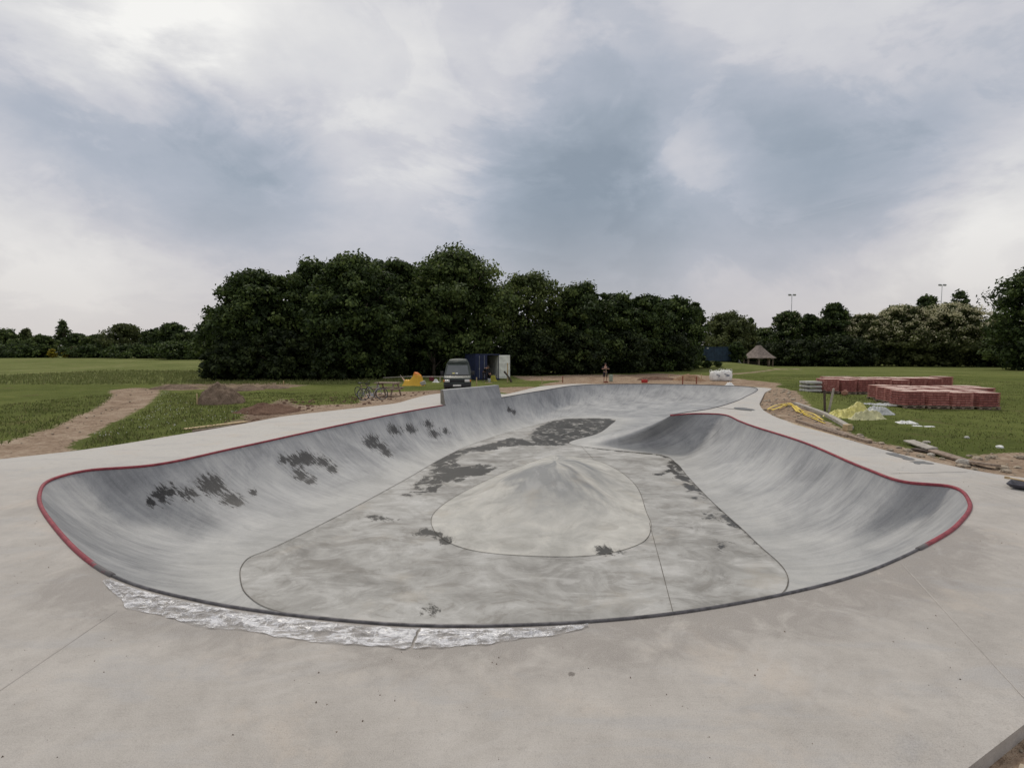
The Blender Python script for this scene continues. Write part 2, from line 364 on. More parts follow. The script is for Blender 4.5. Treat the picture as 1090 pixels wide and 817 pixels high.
def m_ground():
    m, t, b = mat('field'); p = pos(t)
    dirt = t.attr('dirt').outputs['Fac']; mead = t.attr('meadow').outputs['Fac']; warm = t.attr('warm').outputs['Fac']; soil = t.attr('soil').outputs['Fac']
    n1 = t.noise(p, .09, 6, .6, .4); n2 = t.noise(p, .9, 6, .65); n3 = t.noise(p, 9, 4, .6); n4 = t.noise(p, 45, 2, .6)
    v = t.math('ADD', t.math('MULTIPLY', n1, .45), t.math('ADD', t.math('MULTIPLY', n2, .3), t.math('MULTIPLY', n3, .25)))
    g = t.ramp(v, [(.34, (.056, .072, .020)), (.46, (.100, .120, .033)), (.56, (.142, .162, .048)), (.68, (.24, .215, .092))])
    md = t.ramp(v, [(.36, (.092, .110, .034)), (.5, (.145, .165, .055)), (.66, (.24, .235, .105))])
    g = t.mix(mead, g, md)
    g = t.mix(t.math('MULTIPLY', t.sstep(t.noise(p, .35, 5, .65, .3), .57, .72), .55), g, (.13, .10, .055))
    d = t.ramp(t.math('ADD', t.math('MULTIPLY', n2, .5), t.math('MULTIPLY', n3, .5)), [(.36, (.18, .125, .090)), (.5, (.32, .238, .172)), (.64, (.46, .37, .285))])
    dw = t.ramp(t.math('ADD', t.math('MULTIPLY', n2, .5), t.math('MULTIPLY', n3, .5)), [(.38, (.17, .105, .07)), (.5, (.31, .225, .16)), (.62, (.46, .37, .27))])
    d = t.mix(warm, d, dw)
    ds = t.ramp(n3, [(.35, (.10, .068, .050)), (.65, (.25, .18, .135))]); d = t.mix(soil, d, ds)
    e = t.math('ADD', dirt, t.math('MULTIPLY', t.math('SUBTRACT', t.math('ADD', t.math('MULTIPLY', n2, .5), t.math('MULTIPLY', n3, .5)), .5), 2.2))
    f = t.sstep(e, .40, .60)
    c = t.mix(f, g, d)
    c = t.mix(t.math('MULTIPLY', t.sstep(n4, .58, .75), .45), c, t.mix(.6, c, (.5, .45, .38)))
    t.put(b.inputs['Base Color'], c); b.inputs['Roughness'].default_value = 1.0; b.inputs['Specular IOR Level'].default_value = .02
    bp = t.new('ShaderNodeBump'); bp.inputs['Strength'].default_value = .9; bp.inputs['Distance'].default_value = .06
    t.put(bp.inputs['Height'], t.math('ADD', n3, t.math('MULTIPLY', n4, .5))); t.l.new(bp.outputs[0], b.inputs['Normal'])
    return m
def m_leaf(name, dark, mid, light, trans=.22):
    m, t, b = mat(name); v = t.attr('var').outputs['Fac']
    c = t.ramp(v, [(0.0, dark), (.5, mid), (1.0, light)]); t.put(b.inputs['Base Color'], c)
    b.inputs['Roughness'].default_value = .65; b.inputs['Specular IOR Level'].default_value = .25
    tr = t.new('ShaderNodeBsdfTranslucent'); t.put(tr.inputs[0], c); mx = t.new('ShaderNodeMixShader'); mx.inputs[0].default_value = trans
    t.l.new(b.outputs[0], mx.inputs[1]); t.l.new(tr.outputs[0], mx.inputs[2]); t.l.new(mx.outputs[0], t.n['Material Output'].inputs[0])
    return m
def m_soil(name, a, b_, bump=.9):
    m, t, b = mat(name); p = t.new('ShaderNodeTexCoord').outputs['Object']; n = t.noise(p, 3, 7, .7); n2 = t.noise(p, 26, 4, .65)
    t.put(b.inputs['Base Color'], t.mix(t.sstep(t.math('ADD', t.math('MULTIPLY', n, .5), t.math('MULTIPLY', n2, .5)), .36, .64), a, b_)); b.inputs['Roughness'].default_value = .95
    b.inputs['Specular IOR Level'].default_value = .1
    bp = t.new('ShaderNodeBump'); bp.inputs['Strength'].default_value = bump; bp.inputs['Distance'].default_value = .05
    t.put(bp.inputs['Height'], n2); t.l.new(bp.outputs[0], b.inputs['Normal']); return m
def m_film():
    m, t, b = mat('clear_film'); p = pos(t)
    n = t.noise(p, 5, 8, .75, 2.5); n2 = t.noise(t.vmath('MULTIPLY', p, (.8, 3.5, 1)).outputs[0], 2.6, 7, .72, 1.2)
    k = t.sstep(t.math('ADD', t.math('MULTIPLY', n, .4), t.math('MULTIPLY', n2, .6)), .41, .57)
    t.put(b.inputs['Base Color'], t.mix(k, (.40, .39, .39), (.82, .82, .85))); b.inputs['Roughness'].default_value = .18
    b.inputs['Specular IOR Level'].default_value = 1.0
    t.put(b.inputs['Alpha'], t.math('MULTIPLY_ADD', k, .62, .16))
    bp = t.new('ShaderNodeBump'); bp.inputs['Strength'].default_value = .7; bp.inputs['Distance'].default_value = .02
    t.put(bp.inputs['Height'], n); t.l.new(bp.outputs[0], b.inputs['Normal']); return m

def m_red():
    m, t, b = mat('red_coping_paint'); p = pos(t); n = t.noise(p, 9, 5, .7, con=1.5); n2 = t.noise(p, 2.2, 6, .7, con=1.8)
    c = t.mix(t.sstep(n, .3, .7), (.20, .035, .048), (.31, .058, .070))
    wr = t.sstep(t.math('ADD', t.attr('wear').outputs['Fac'], t.math('MULTIPLY', t.math('SUBTRACT', n2, .5), 1.1)), .45, .60)
    c = t.mix(wr, c, (.14, .13, .13)); t.put(b.inputs['Base Color'], c); b.inputs['Roughness'].default_value = .62; b.inputs['Specular IOR Level'].default_value = .35
    return m
M = {}
M['deck'] = m_deck(); M['wall'] = m_wall(); M['floor'] = m_floor(); M['mound'] = m_floor('mound_concrete', False); M['ground'] = m_ground()
M['film'] = m_film()
M['red'] = m_red() if True else simple('red_coping_paint', (.27, .042, .058), .65, 0, .40, 3)
M['steel'] = simple('bare_steel', (.12, .115, .12), .5, .5, .4, 8)
M['seam'] = simple('dark_joint', (.13, .12, .105), .9, 0, .35, 3)
M['rust'] = simple('rusty_steel', (.21, .045, .025), .8, 0, .3, 12)
M['bark'] = simple('bark', (.055, .043, .032), .95, 0, .4, 9, .6)
M['leafA'] = m_leaf('leaf_dark_green', (.018, .031, .009), (.053, .083, .021), (.135, .178, .050))
M['leafB'] = m_leaf('leaf_mid_green', (.027, .043, .011), (.076, .112, .028), (.17, .212, .062))
M['leafC'] = m_leaf('leaf_light_green', (.035, .055, .018), (.075, .105, .032), (.13, .16, .055))
M['leafM'] = m_leaf('leaf_fresh_green', (.034, .050, .013), (.10, .135, .034), (.20, .235, .075))
M['leafD'] = m_leaf('leaf_deep_shade_green', (.010, .017, .005), (.026, .040, .010), (.065, .088, .024))  # darker leaf copy: shadow under the trees put into the bush colour
M['leafO'] = m_leaf('leaf_olive', (.042, .054, .017), (.098, .118, .038), (.165, .18, .065))
M['blossom'] = m_leaf('blossom', (.38, .36, .21), (.60, .56, .36), (.72, .68, .48), .2)
M['yellowleaf'] = m_leaf('leaf_yellow', (.18, .15, .02), (.42, .34, .03), (.6, .5, .06))
M['wood'] = simple('weathered_wood', (.26, .20, .155), .85, 0, .3, 10)
M['palewood'] = simple('pale_new_wood', (.50, .38, .22), .8, 0, .22, 7)
M['greywood'] = simple('grey_old_board', (.36, .33, .29), .85, 0, .25, 7)
M['darkwood'] = simple('dark_wood', (.07, .052, .042), .85, 0, .3, 10)

# ------------------------------------------------------------------ bowl outline (lip pixel | floor pixel), surveyed on planes z=0 and z=-1.5
DEPTH = 1.5
lipf = [((120, 613), (262, 632)), ((56, 558), (256, 617)), ((42, 527), (257, 603)), ((56, 510), (266, 593)), ((92, 501), (286, 585)),
        ((163, 495), (320, 569)), ((250, 477), (375, 541)), ((357, 453.6), (432, 510)), ((423, 440), (470, 488)), ((474, 431), (497, 475)),
        ((505, 427), (528, 464)), ((534, 423), (556, 456)), ((575, 416), (579, 450)), ((621, 409.6), (598, 446)),
        ((680, 408.6), (620, 445)), ((740, 409.4), (642, 445)), ((797, 411.6), (653, 446)), ((792, 423), (655, 447.5)), ((756, 435), (651, 451)),
        ((730, 439), (637, 461)), ((714, 442), (606, 472)), ((740, 440.2), (650, 478.5)), ((768, 441), (704, 484)), ((787, 448), (720, 493)),
        ((800, 453), (732, 507)), ((856, 471), (759, 535)), ((922, 499), (790, 563)), ((963, 513), (812, 584)), ((1012, 518), (828, 598)),
        ((1032, 535), (836, 608)), ((1020, 558), (839, 618)), ((994, 576), (834, 630)), ((922, 609), (808, 645)),
        ((846, 630), (4.1, 7.9)), ((718, 653), (2.7, 7.45)), ((591, 664), (1.0, 7.25)), ((450, 666), (-.9, 7.25)), ((330, 657), (-2.4, 7.45)), ((214, 640), (290, 649))]
lipP, floP = [], []
for a, b_ in lipf:
    p = at(*a, 0.0); lipP.append((p.x, p.y))
    if b_[0] < 10: floP.append(b_)
    else:
        p = at(*b_, -DEPTH); floP.append((p.x, p.y))
NS = 10
LIP = cr_closed(lipP, NS); FLO = cr_closed(floP, NS); NL = len(LIP)
bowl = empty('skate_bowl', (0, 0, 0), 0, 'large grey concrete skate bowl with red coping and a low mound in its floor', 'skate bowl')
NV = 22; verts = []; uvs = []; ulen = np.concatenate([[0], np.cumsum(np.hypot(*(np.roll(LIP, -1, 0) - LIP).T))])
for i in range(NL):
    l, f = LIP[i], FLO[i]; Wd = float(np.hypot(*(l - f))); Wa = min(Wd, 3.0 if Wd < 6 else 3.4); rise = 0.05 * max(0, Wd - Wa) / max(DEPTH, .1)
    rise = min(rise, .35); Da = DEPTH - rise; Rr = (Wa * Wa + Da * Da) / (2 * Da)
    arcL = 0
    for k in range(NV + 1):
        s = 1 - (1 - k / NV) ** 1.25
        d = s * Wd
        if d < Wd - Wa: z = -DEPTH + rise * (d / (Wd - Wa)) ** 1.3
        else:
            q = d - (Wd - Wa); z = -DEPTH + rise + Rr - math.sqrt(max(Rr * Rr - q * q, 0))
            if Wd - Wa > .3: z += 0
        tipw = math.exp(-((i / NS - 19.3) / 1.1) ** 2); z = z * (1 - tipw) + tipw * (-DEPTH + DEPTH * s ** 1.25)
        if k == NV: z = 0
        p = f + (l - f) * s; verts.append((p[0], p[1], z))
        if k: arcL += math.dist(verts[-1], verts[-2])
        uvs.append((ulen[i], arcL))
faces = []
for i in range(NL):
    j = (i + 1) % NL
    for k in range(NV): faces.append((i * (NV + 1) + k, i * (NV + 1) + k + 1, j * (NV + 1) + k + 1, j * (NV + 1) + k))
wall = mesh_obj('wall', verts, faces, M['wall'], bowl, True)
bm = bmesh.new(); bm.from_mesh(wall.data); bmesh.ops.recalc_face_normals(bm, faces=bm.faces)
bm.faces.ensure_lookup_table()
if sum(f.normal.z for f in bm.faces) < 0: bmesh.ops.reverse_faces(bm, faces=bm.faces)
bm.to_mesh(wall.data); bm.free()
ul = wall.data.uv_layers.new(name='UVMap')
for lp in wall.data.loops:
    u, v = uvs[lp.vertex_index]; ul.data[lp.index].uv = (u, v)
# stains at fixed places on the left wall: (x, y, z, radius, strength)
def wall_pt(px, py):      # a point of the left wall surface seen from the survey station
    best = None
    d = ray(px, py).normalized(); o_ = Vector((0, 0, CH)); V = WV
    rel = V - np.array(o_); tt = rel @ np.array(d); per = np.linalg.norm(rel - np.outer(tt, np.array(d)), axis=1) / tt
    idx = np.where(per < .012)[0]
    return V[idx[np.argmin(tt[idx])]] if len(idx) else V[np.argmin(per)]
WV = np.array(verts)
stn = [(168, 520, 12), (178, 517, 8), (198, 519, 9), (218, 508, 13), (232, 515, 13), (247, 524, 11), (259, 530, 8), (299, 486, 7), (318, 484, 10), (330, 483, 12), (342, 488, 10), (322, 500, 11), (333, 506, 7),
       (352, 493, 8), (272, 518, 6), (395, 466, 10), (405, 472, 10), (412, 475, 8), (402, 462, 8), (425, 454, 9), (437, 452, 8), (460, 447, 7), (467, 458, 8), (475, 454, 6), (155, 533, 6), (545, 431, 4), (551, 434, 4)]
sv = np.zeros(len(verts))
for (px, py, r) in stn:
    c = wall_pt(px, py); rr = r / FPX * c[1] * .95
    d2 = ((WV - c) ** 2 * np.array([1, .55, 1])).sum(1); sv = np.maximum(sv, 1.15 * np.exp(-d2 / (2 * (rr * .72) ** 2)))
fattr(wall, 'stain', sv); fattr(wall, 'wet', np.zeros(len(verts)))

# floor sheet
fb = [tuple(p) for p in FLO]
gx, gy = np.meshgrid(np.arange(-6, 8, .14), np.arange(6.5, 34, .14)); gx = gx.ravel() + rng.uniform(-.03, .03, gx.size); gy = gy.ravel() + rng.uniform(-.03, .03, gy.size)
ok = sdist(gx, gy, fb) > .08
pts = [Vector(p) for p in fb] + [Vector((a, b_)) for a, b_ in zip(gx[ok], gy[ok])]
n = len(fb); res = delaunay_2d_cdt(pts, [(i, (i + 1) % n) for i in range(n)], [], 0, 1e-5)
vv = np.array([(v.x, v.y) for v in res[0]]); ff = np.array([f for f in res[2]]); cen = vv[ff].mean(1)
ff = ff[inside(cen[:, 0], cen[:, 1], fb)]
# mound footprint and crest
mp_px = [(459, 553), (468, 571), (500, 585), (575, 592), (640, 590), (684, 577), (693, 560), (688, 545), (677, 517), (657, 500), (632, 489.5), (594, 485), (556, 495), (500, 520), (468, 540)]
MF = cr_closed([tuple(at(a, b_, -DEPTH))[:2] for a, b_ in mp_px], 10)
floor_o = mesh_obj('floor', [(a, b_, -DEPTH) for a, b_ in vv], ff, M['floor'], bowl, True)
for f in floor_o.data.polygons:
    pass
if floor_o.data.polygons[0].normal.z < 0: floor_o.data.flip_normals()
fp = lambda L: [tuple(at(a, b_, -DEPTH))[:2] for a, b_ in L]
z7 = lambda L: fp([(440 + a / 3.028, 400 + b_ / 3.028) for a, b_ in L])
wet_polys = [(z7([(400, 165), (430, 148), (500, 136), (640, 136), (660, 150), (600, 190), (510, 222), (430, 228), (370, 208), (380, 180)]), .82),
             (z7([(370, 205), (430, 225), (300, 227), (265, 240), (165, 250), (150, 268), (100, 290), (60, 300), (55, 275), (130, 240), (230, 222), (320, 196)]), .9),
             (z7([(60, 285), (130, 262), (160, 290), (275, 295), (240, 318), (140, 332), (100, 348), (60, 355), (20, 345), (45, 320)]), .9),
             (fp([(438, 512), (475, 500), (490, 505), (470, 522), (440, 530), (425, 527)]), .55),
             (fp([(716, 486), (728, 492), (735, 512), (745, 522), (733, 523), (722, 508), (712, 494)]), 1.0),
             (fp([(393, 548), (410, 549), (430, 553), (415, 556), (396, 553)]), .9),
             (fp([(443, 561), (462, 563), (482, 577), (470, 579), (455, 570), (445, 567)]), .95),
             (fp([(749, 546), (761, 543), (765, 550), (752, 553)]), .8), (fp([(760, 574), (771, 576), (775, 583), (763, 583)]), 1.0),
             (fp([(637, 582), (655, 581), (662, 586), (648, 592), (637, 588)]), 1.0), (fp([(447, 644), (464, 643), (466, 650), (450, 651)]), 1.1),
             (fp([(735, 528), (744, 529), (746, 534), (737, 534)]), .8), (fp([(470, 500), (520, 492), (530, 497), (500, 510), (478, 515)]), .5)]
wet_lines = [(fp([(608, 473), (640, 478), (704, 484), (716, 490)]), .10), (fp([(716, 490), (735, 512), (759, 538), (805, 578)]), .06), (fp([(700, 505), (716, 500), (730, 512)]), .14)]
def wetmask(x, y):
    m = np.full(np.shape(x), -1.0)
    for poly, s in wet_polys: m = np.maximum(m, np.clip(sdist(x, y, poly) * 1.5, -1, .34) + .44 - (1 - s) * .35)
    for poly, wd in wet_lines: m = np.maximum(m, np.clip((wd - segdist(x, y, poly, False)) * 3, -1, .4) + .46)
    return np.clip(m, -.6, 1)
fattr(floor_o, 'wet', wetmask(vv[:, 0], vv[:, 1]))
# mound
pk = np.array([1.25, 14.9]); Hm = 1.04; rings = 34; mv = []; mfc = []; nm = len(MF)
for k in range(rings + 1):
    r = k / rings
    for i in range(nm):
        p = pk + (MF[i] - pk) * r; a = math.atan2(MF[i][1] - pk[1], MF[i][0] - pk[0])
        base = (1 - r); sh = base ** 1.6
        cap_ = 1 - math.exp(-((r * 1.75) ** 2)); h = Hm * (sh * cap_ + (1 - cap_) * (.80 - .9 * r * r))
        h += .05 * math.sin(a * 4 + 1) * r * (1 - r) * 3
        mv.append((p[0], p[1], -DEPTH + .003 + max(h, 0)))
for k in range(rings):
    for i in range(nm):
        j = (i + 1) % nm; mfc.append((k * nm + i, k * nm + j, (k + 1) * nm + j, (k + 1) * nm + i))
mo = mesh_obj('mound', mv, mfc, M['mound'], bowl, True)
bm = bmesh.new(); bm.from_mesh(mo.data); bmesh.ops.remove_doubles(bm, verts=bm.verts, dist=1e-5); bmesh.ops.recalc_face_normals(bm, faces=bm.faces)
if sum(f.normal.z for f in bm.faces) < 0: bmesh.ops.reverse_faces(bm, faces=bm.faces)
bm.to_mesh(mo.data); bm.free()
mvv = np.array([v.co[:] for v in mo.data.vertices]); dx, dy = mvv[:, 0] - pk[0], mvv[:, 1] - pk[1]; aa = np.arctan2(dy, dx) + .45 * np.array([fbm(a * .6, b_ * .6, 31) for a, b_ in zip(dx, dy)]); rr_ = np.hypot(dx, dy)
stk = np.array([.46 + 1.0 * fbm(math.cos(a) * 2.2 + r * .12, math.sin(a) * 2.2, r * .35) + .5 * fbm(math.cos(a) * 8, math.sin(a) * 8, r * .8) for a, r in zip(aa, rr_)])
stk += .45 * np.exp(-((aa + 1.75) / .45) ** 2) - .35 * np.exp(-((aa + 2.6) / .5) ** 2) - .15 * np.exp(-((aa + .7) / .4) ** 2)  # dark front fold and lighter left shoulder: the mound's shading put into the colour
fattr(mo, 'streak', np.clip(stk, 0, 1))
fattr(mo, 'wet', wetmask(mvv[:, 0], mvv[:, 1]) - .25 * (mvv[:, 2] > -1.3))

def strip(points, width, z, name, m, parent, closed=False, thick=0.0):
    P_ = [Vector((p[0], p[1], p[2] if len(p) > 2 else z)) for p in points]; n = len(P_); vs = []; fs = []
    for i, p in enumerate(P_):
        t_ = (P_[(i + 1) % n] - P_[i - 1]) if closed else (P_[min(i + 1, n - 1)] - P_[max(i - 1, 0)]); t_.z = 0; t_.normalize()
        q = Vector((-t_.y, t_.x, 0)) * width / 2 * (1 + .3 * fbm(p.x * 2, p.y * 2)); vs += [p + q, p - q]
    for i in range(n if closed else n - 1):
        j = (i + 1) % n; fs.append((2 * i, 2 * i + 1, 2 * j + 1, 2 * j))
    o = mesh_obj(name, vs, fs, m, parent)
    if o.data.polygons[0].normal.z < 0: o.data.flip_normals()
    return o
strip([(p[0], p[1]) for p in FLO], .016, -DEPTH + .012, 'joint', M['seam'], bowl, True)
strip([(p[0], p[1]) for p in MF], .012, -DEPTH + .012, 'joint', M['seam'], bowl, True)
def dense(L, n=14):
    out = []
    for a, b_ in zip(L[:-1], L[1:]):
        for k in range(n): out.append((a[0] + (b_[0] - a[0]) * k / n, a[1] + (b_[1] - a[1]) * k / n))
    return out + [L[-1]]
strip(dense(fp([(691, 556), (703, 600), (717, 654)])), .010, -DEPTH + .008, 'joint', M['seam'], bowl)
strip(dense(fp([(632, 489), (618, 474)])), .012, -DEPTH + .008, 'joint', M['seam'], bowl)

# coping: round steel pipe set in the lip
def coping(i0, i1, m, label, r=.030):
    idx = [(k % NL) for k in range(i0, i1 + 1)]
    mb = MB().tube([(LIP[k][0], LIP[k][1], .006) for k in idx], r, 10)
    o = mb.build('coping', m, bowl, True); L = len(idx); wr_ = [max(0, 1 - min(k, L - 1 - k) / 5) * .75 for k in range(L)]
    fattr(o, 'wear', np.repeat(wr_, 10)); return tag(o, label)
coping(0, int(9.0 * NS), M['red'], 'red painted coping')
coping(int(11.05 * NS), int(19.6 * NS), M['steel'], 'dark unpainted coping', .024)
coping(int(19.6 * NS), int(31.3 * NS), M['red'], 'red painted coping')
coping(int(31.3 * NS), NL, M['steel'], 'bare steel coping', .018)

# raised quarter at the left side
e0, e1 = int(9.0 * NS), int(11.0 * NS); vs = []; sec = []
for k in range(e0, e1 + 1):
    l, f = LIP[k], FLO[k]; o_ = (l - f) / np.hypot(*(l - f)); tt = (k - e0) / (e1 - e0); Ht = .70 - .02 * tt
    prof = [(-.02, -.35), (0.0, 0.0), (.14, .26), (.25, .48), (.33, Ht), (.36, Ht + .012), (.80, Ht), (.82, Ht - .02), (.82, -.3)]
    vs += [(l[0] + o_[0] * a, l[1] + o_[1] * a, h) for a, h in prof]; sec.append(len(prof))
npf = 9; fs = []
for i in range(e1 - e0):
    for k in range(1, npf - 1): fs.append((i * npf + k, i * npf + k + 1, (i + 1) * npf + k + 1, (i + 1) * npf + k))
fs += [tuple(range(npf)), tuple(range((e1 - e0) * npf + npf - 1, (e1 - e0) * npf - 1, -1))]
mb = MB(); mb.add(vs, fs); ext = mb.build('raised_extension', M['wall'], bowl)
M['endshade'] = simple('shaded_end_concrete', (.19, .175, .15), .9, 0, .25, 4); ext.data.materials.append(M['endshade'])  # darker brown for the end faces, their weaker light put into the colour
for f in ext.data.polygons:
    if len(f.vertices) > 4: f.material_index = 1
ul = ext.data.uv_layers.new(name='UVMap')
for lp in ext.data.loops:
    c = ext.data.vertices[lp.vertex_index].co; ul.data[lp.index].uv = (c.y, 2.6 + c.z)

# ------------------------------------------------------------------ concrete deck
dk_px = [(823, 413), (814, 417.5), (808, 429.5), (812, 436), (826, 443.8), (859, 454), (919, 472), (955, 482), (1024, 498), (1065, 505), (1092, 509.5)]
outer = [tuple(at(a, b_))[:2] for a, b_ in dk_px]
outer += [(13.0, 9.6), (13.6, 8.4), (11.5, 7.2), (7.6, 5.5), tuple(at(1090, 770))[:2], tuple(at(1025, 817))[:2], (1.6, 2.35), (1.0, 1.2), (.9, -5), (-28, -5), (-29, 9)]
outer += [tuple(at(a, b_))[:2] for a, b_ in [(-60, 497), (0, 487), (60, 482), (118, 474), (205, 459.5), (262, 450), (300, 442.5), (380, 433.7), (422, 429), (441, 423.3), (457, 419.5), (480, 417)]]
outer += [(-2.6, 33.2), (-.9, 32.2)] + [tuple(at(a, b_))[:2] for a, b_ in [(537, 419.7), (575, 410.8), (608, 408.2)]] + [(5.3, 42.3), (6.6, 42.0), (8.2, 42.3), (10.5, 42.35), (14.8, 41.15), (17.4, 39.3)]
outer += [tuple(at(806, 411.8))[:2]]
oc = np.array(outer)
# smooth the outer edge slightly
OUT = []
for i in range(len(outer)):
    a = oc[i]; b_ = oc[(i + 1) % len(outer)]; L = np.hypot(*(b_ - a)); k = max(1, int(L / .5))
    for q in range(k): OUT.append(tuple(a + (b_ - a) * q / k))
OUT = np.array(OUT)
for _ in range(2): OUT = OUT * .5 + (np.roll(OUT, 1, 0) + np.roll(OUT, -1, 0)) * .25
# keep the slab at least 0.3 m wide outside the lip
sdl = sdist(OUT[:, 0], OUT[:, 1], [tuple(p) for p in LIP])
print('deck outer min clearance', (-sdl).min())
gx, gy = np.meshgrid(np.arange(-12, 13, .45), np.arange(1, 14, .45)); gx = gx.ravel(); gy = gy.ravel()
ok = (sdist(gx, gy, [tuple(p) for p in OUT]) > .2) & (sdist(gx, gy, [tuple(p) for p in LIP]) < -.2)
no, nl = len(OUT), NL
pts = [Vector(p) for p in OUT] + [Vector(p) for p in LIP] + [Vector((a, b_)) for a, b_ in zip(gx[ok], gy[ok])]
edges = [(i, (i + 1) % no) for i in range(no)] + [(no + i, no + (i + 1) % nl) for i in range(nl)]
res = delaunay_2d_cdt(pts, edges, [], 0, 1e-5)
dv = np.array([(v.x, v.y) for v in res[0]]); df = np.array([f for f in res[2]]); cen = dv[df].mean(1)
keep = inside(cen[:, 0], cen[:, 1], [tuple(p) for p in OUT]) & ~inside(cen[:, 0], cen[:, 1], [tuple(p) for p in LIP])
df = df[keep]
dverts = [(a, b_, 0.0) for a, b_ in dv]; tri = [tuple(f) for f in df]
b0 = len(dverts)
for p in OUT: dverts.append((p[0], p[1], -.012))
OUTs = OUT + 0
for p in OUT: dverts.append((p[0], p[1], -.42))
top = len(dverts)
for i in range(no):
    j = (i + 1) % no; tri.append((b0 + i, b0 + j, b0 + no + j, b0 + no + i))
deck = mesh_obj('pavement', dverts, tri, M['deck'])
bm = bmesh.new(); bm.from_mesh(deck.data); bmesh.ops.remove_doubles(bm, verts=bm.verts, dist=.013)
bmesh.ops.recalc_face_normals(bm, faces=bm.faces)
if sum(f.normal.z * f.calc_area() for f in bm.faces) < 0: bmesh.ops.reverse_faces(bm, faces=bm.faces)
bm.to_mesh(deck.data); bm.free()
tag(deck, 'pale concrete deck surrounding the skate bowl', None, None, 'structure')
dvv = np.array([v.co[:] for v in deck.data.vertices]); near = [tuple(p) for p in LIP[int(30.5 * NS):]] + [tuple(LIP[0])]
dd = segdist(dvv[:, 0], dvv[:, 1], near, False); fattr(deck, 'damp', np.exp(-(dd / .75) ** 2) * (dvv[:, 1] < 8))
# control joints sawn in the deck
M['fseam'] = simple('faint_joint', (.42, .39, .36), .9, 0, .2, 3)
strip(dense([tuple(at(-5, 738))[:2], tuple(at(124, 650))[:2]]), .008, .003, 'joint', M['fseam'], deck); strip(dense([tuple(at(960, 600))[:2], tuple(at(1090, 742))[:2]]), .010, .003, 'joint', M['fseam'], deck)
strip(dense([tuple(at(948, 504))[:2], tuple(at(1030, 502))[:2]]), .012, .004, 'joint', M['seam'], deck)
strip(dense([tuple(at(735, 431))[:2], tuple(at(800, 437))[:2]]), .10, .004, 'joint', M['seam'], deck)

# damp puddles left on the deck
mpd, tpd, bpd = mat('puddle_water'); bpd.inputs['Base Color'].default_value = (.10, .095, .085, 1); bpd.inputs['Roughness'].default_value = .35
for L in [[(944, 482.5), (952, 482), (962, 485), (972, 488.5), (966, 489), (955, 486)], [(971, 491.5), (980, 490.4), (990, 492), (986, 494), (975, 493.2)], [(783, 433.4), (795, 434), (803, 436.3), (792, 436), (783, 434.8)]]:
    P_ = cr_closed([tuple(at(a, b_))[:2] for a, b_ in L], 6); P_ = np.array([p + .10 * np.array([fbm(p[0] * 5, p[1] * 5, 1), fbm(p[0] * 5, p[1] * 5, 5)]) for p in P_])
    o = mesh_obj('puddle', [(p[0], p[1], .004) for p in P_], [tuple(range(len(P_)))], mpd); tag(o, 'dark damp puddle on the pale deck', None, None, 'structure')
    if o.data.polygons[0].normal.z < 0: o.data.flip_normals()

# ------------------------------------------------------------------ ground
ZG = -.12
def axis(a, b_, fine, lim, g=1.13):
    L = list(np.arange(a, b_ + 1e-6, fine)); s = fine; x = b_
    while x < lim: s *= g; x += s; L.append(x)
    s = fine; x = a; pre = []
    while x > -lim if a < 0 else False: s *= g; x -= s; pre.append(x)
    return np.array(pre[::-1] + L)
xs = axis(-32, 34, .25, 2500); ys = np.concatenate([np.arange(-60, -9, 3), axis(-9, 62, .25, 3000)[0:][axis(-9, 62, .25, 3000) > -9.01]])
GX, GY = np.meshgrid(xs, ys); 
def terrain(x, y):
    z = np.full(np.shape(x), ZG)
    t_ = np.clip((y - 60) / 80, 0, 1); t_ = t_ * t_ * (3 - 2 * t_); z = z + 1.35 * t_ * (1 / (1 + np.exp((x + 30) / 8)))
    z = z + 1.15 * np.exp(-((x - 38) / 6.5) ** 2) * (1 / (1 + np.exp(-(y - 84) / 3.0))) * np.exp(-np.clip(y - 100, 0, 1e4) / 40)
    for (mx, my, sx, sy, h) in [(17.3, 31, 2.2, 5, .30), (15.2, 24.5, 2.2, 2.8, .26)]:
        z = z + h * np.exp(-((x - mx) / sx) ** 2 - ((y - my) / sy) ** 2)
    return z
GZ = terrain(GX, GY)
lump = np.array([fbm(a * .35, b_ * .35, 3) if abs(a) < 60 and b_ < 90 else 0 for a, b_ in zip(GX.ravel(), GY.ravel())]).reshape(GX.shape)
GZ = GZ + lump * .045
dout = sdist(GX, GY, [tuple(p) for p in OUT])
GZ = np.where(dout > -.6, np.minimum(GZ, np.where(dout > -.15, ZG, GZ)), GZ)
dirt = np.full(GX.shape, -.2); warm = np.zeros(GX.shape); soil = np.zeros(GX.shape)
gp = lambda L: [tuple(at(a, b_, ZG))[:2] for a, b_ in L]
def patch(poly, k=1.2, s=1.0, w_=0, so=0):
    global dirt, warm, soil
    d = sdist(GX, GY, poly); v = np.clip(d * k + .5, -.2, 1) * s
    dirt = np.maximum(dirt, v); warm = np.maximum(warm, np.clip(d + .6, 0, 1) * w_); soil = np.maximum(soil, np.clip(d + .6, 0, 1) * so)
patch([tuple(p) for p in cr_closed(gp([(-90, 505), (0, 472), (38, 460.5), (78, 445), (104, 433), (119, 421), (122, 414.5), (145, 412.6), (166, 414), (164, 424), (141, 439), (96, 461), (75, 475), (60, 490), (-60, 500)]), 4)], 1.3)
patch(gp([(262, 452), (285, 440), (300, 431), (380, 430), (391, 418), (420, 417), (466, 415), (480, 416), (470, 424), (380, 436), (300, 447)]), 1.5)
patch(gp([(225, 458), (262, 440), (300, 424), (320, 430), (300, 442), (265, 452)]), 1.0, .8, 0, .8)
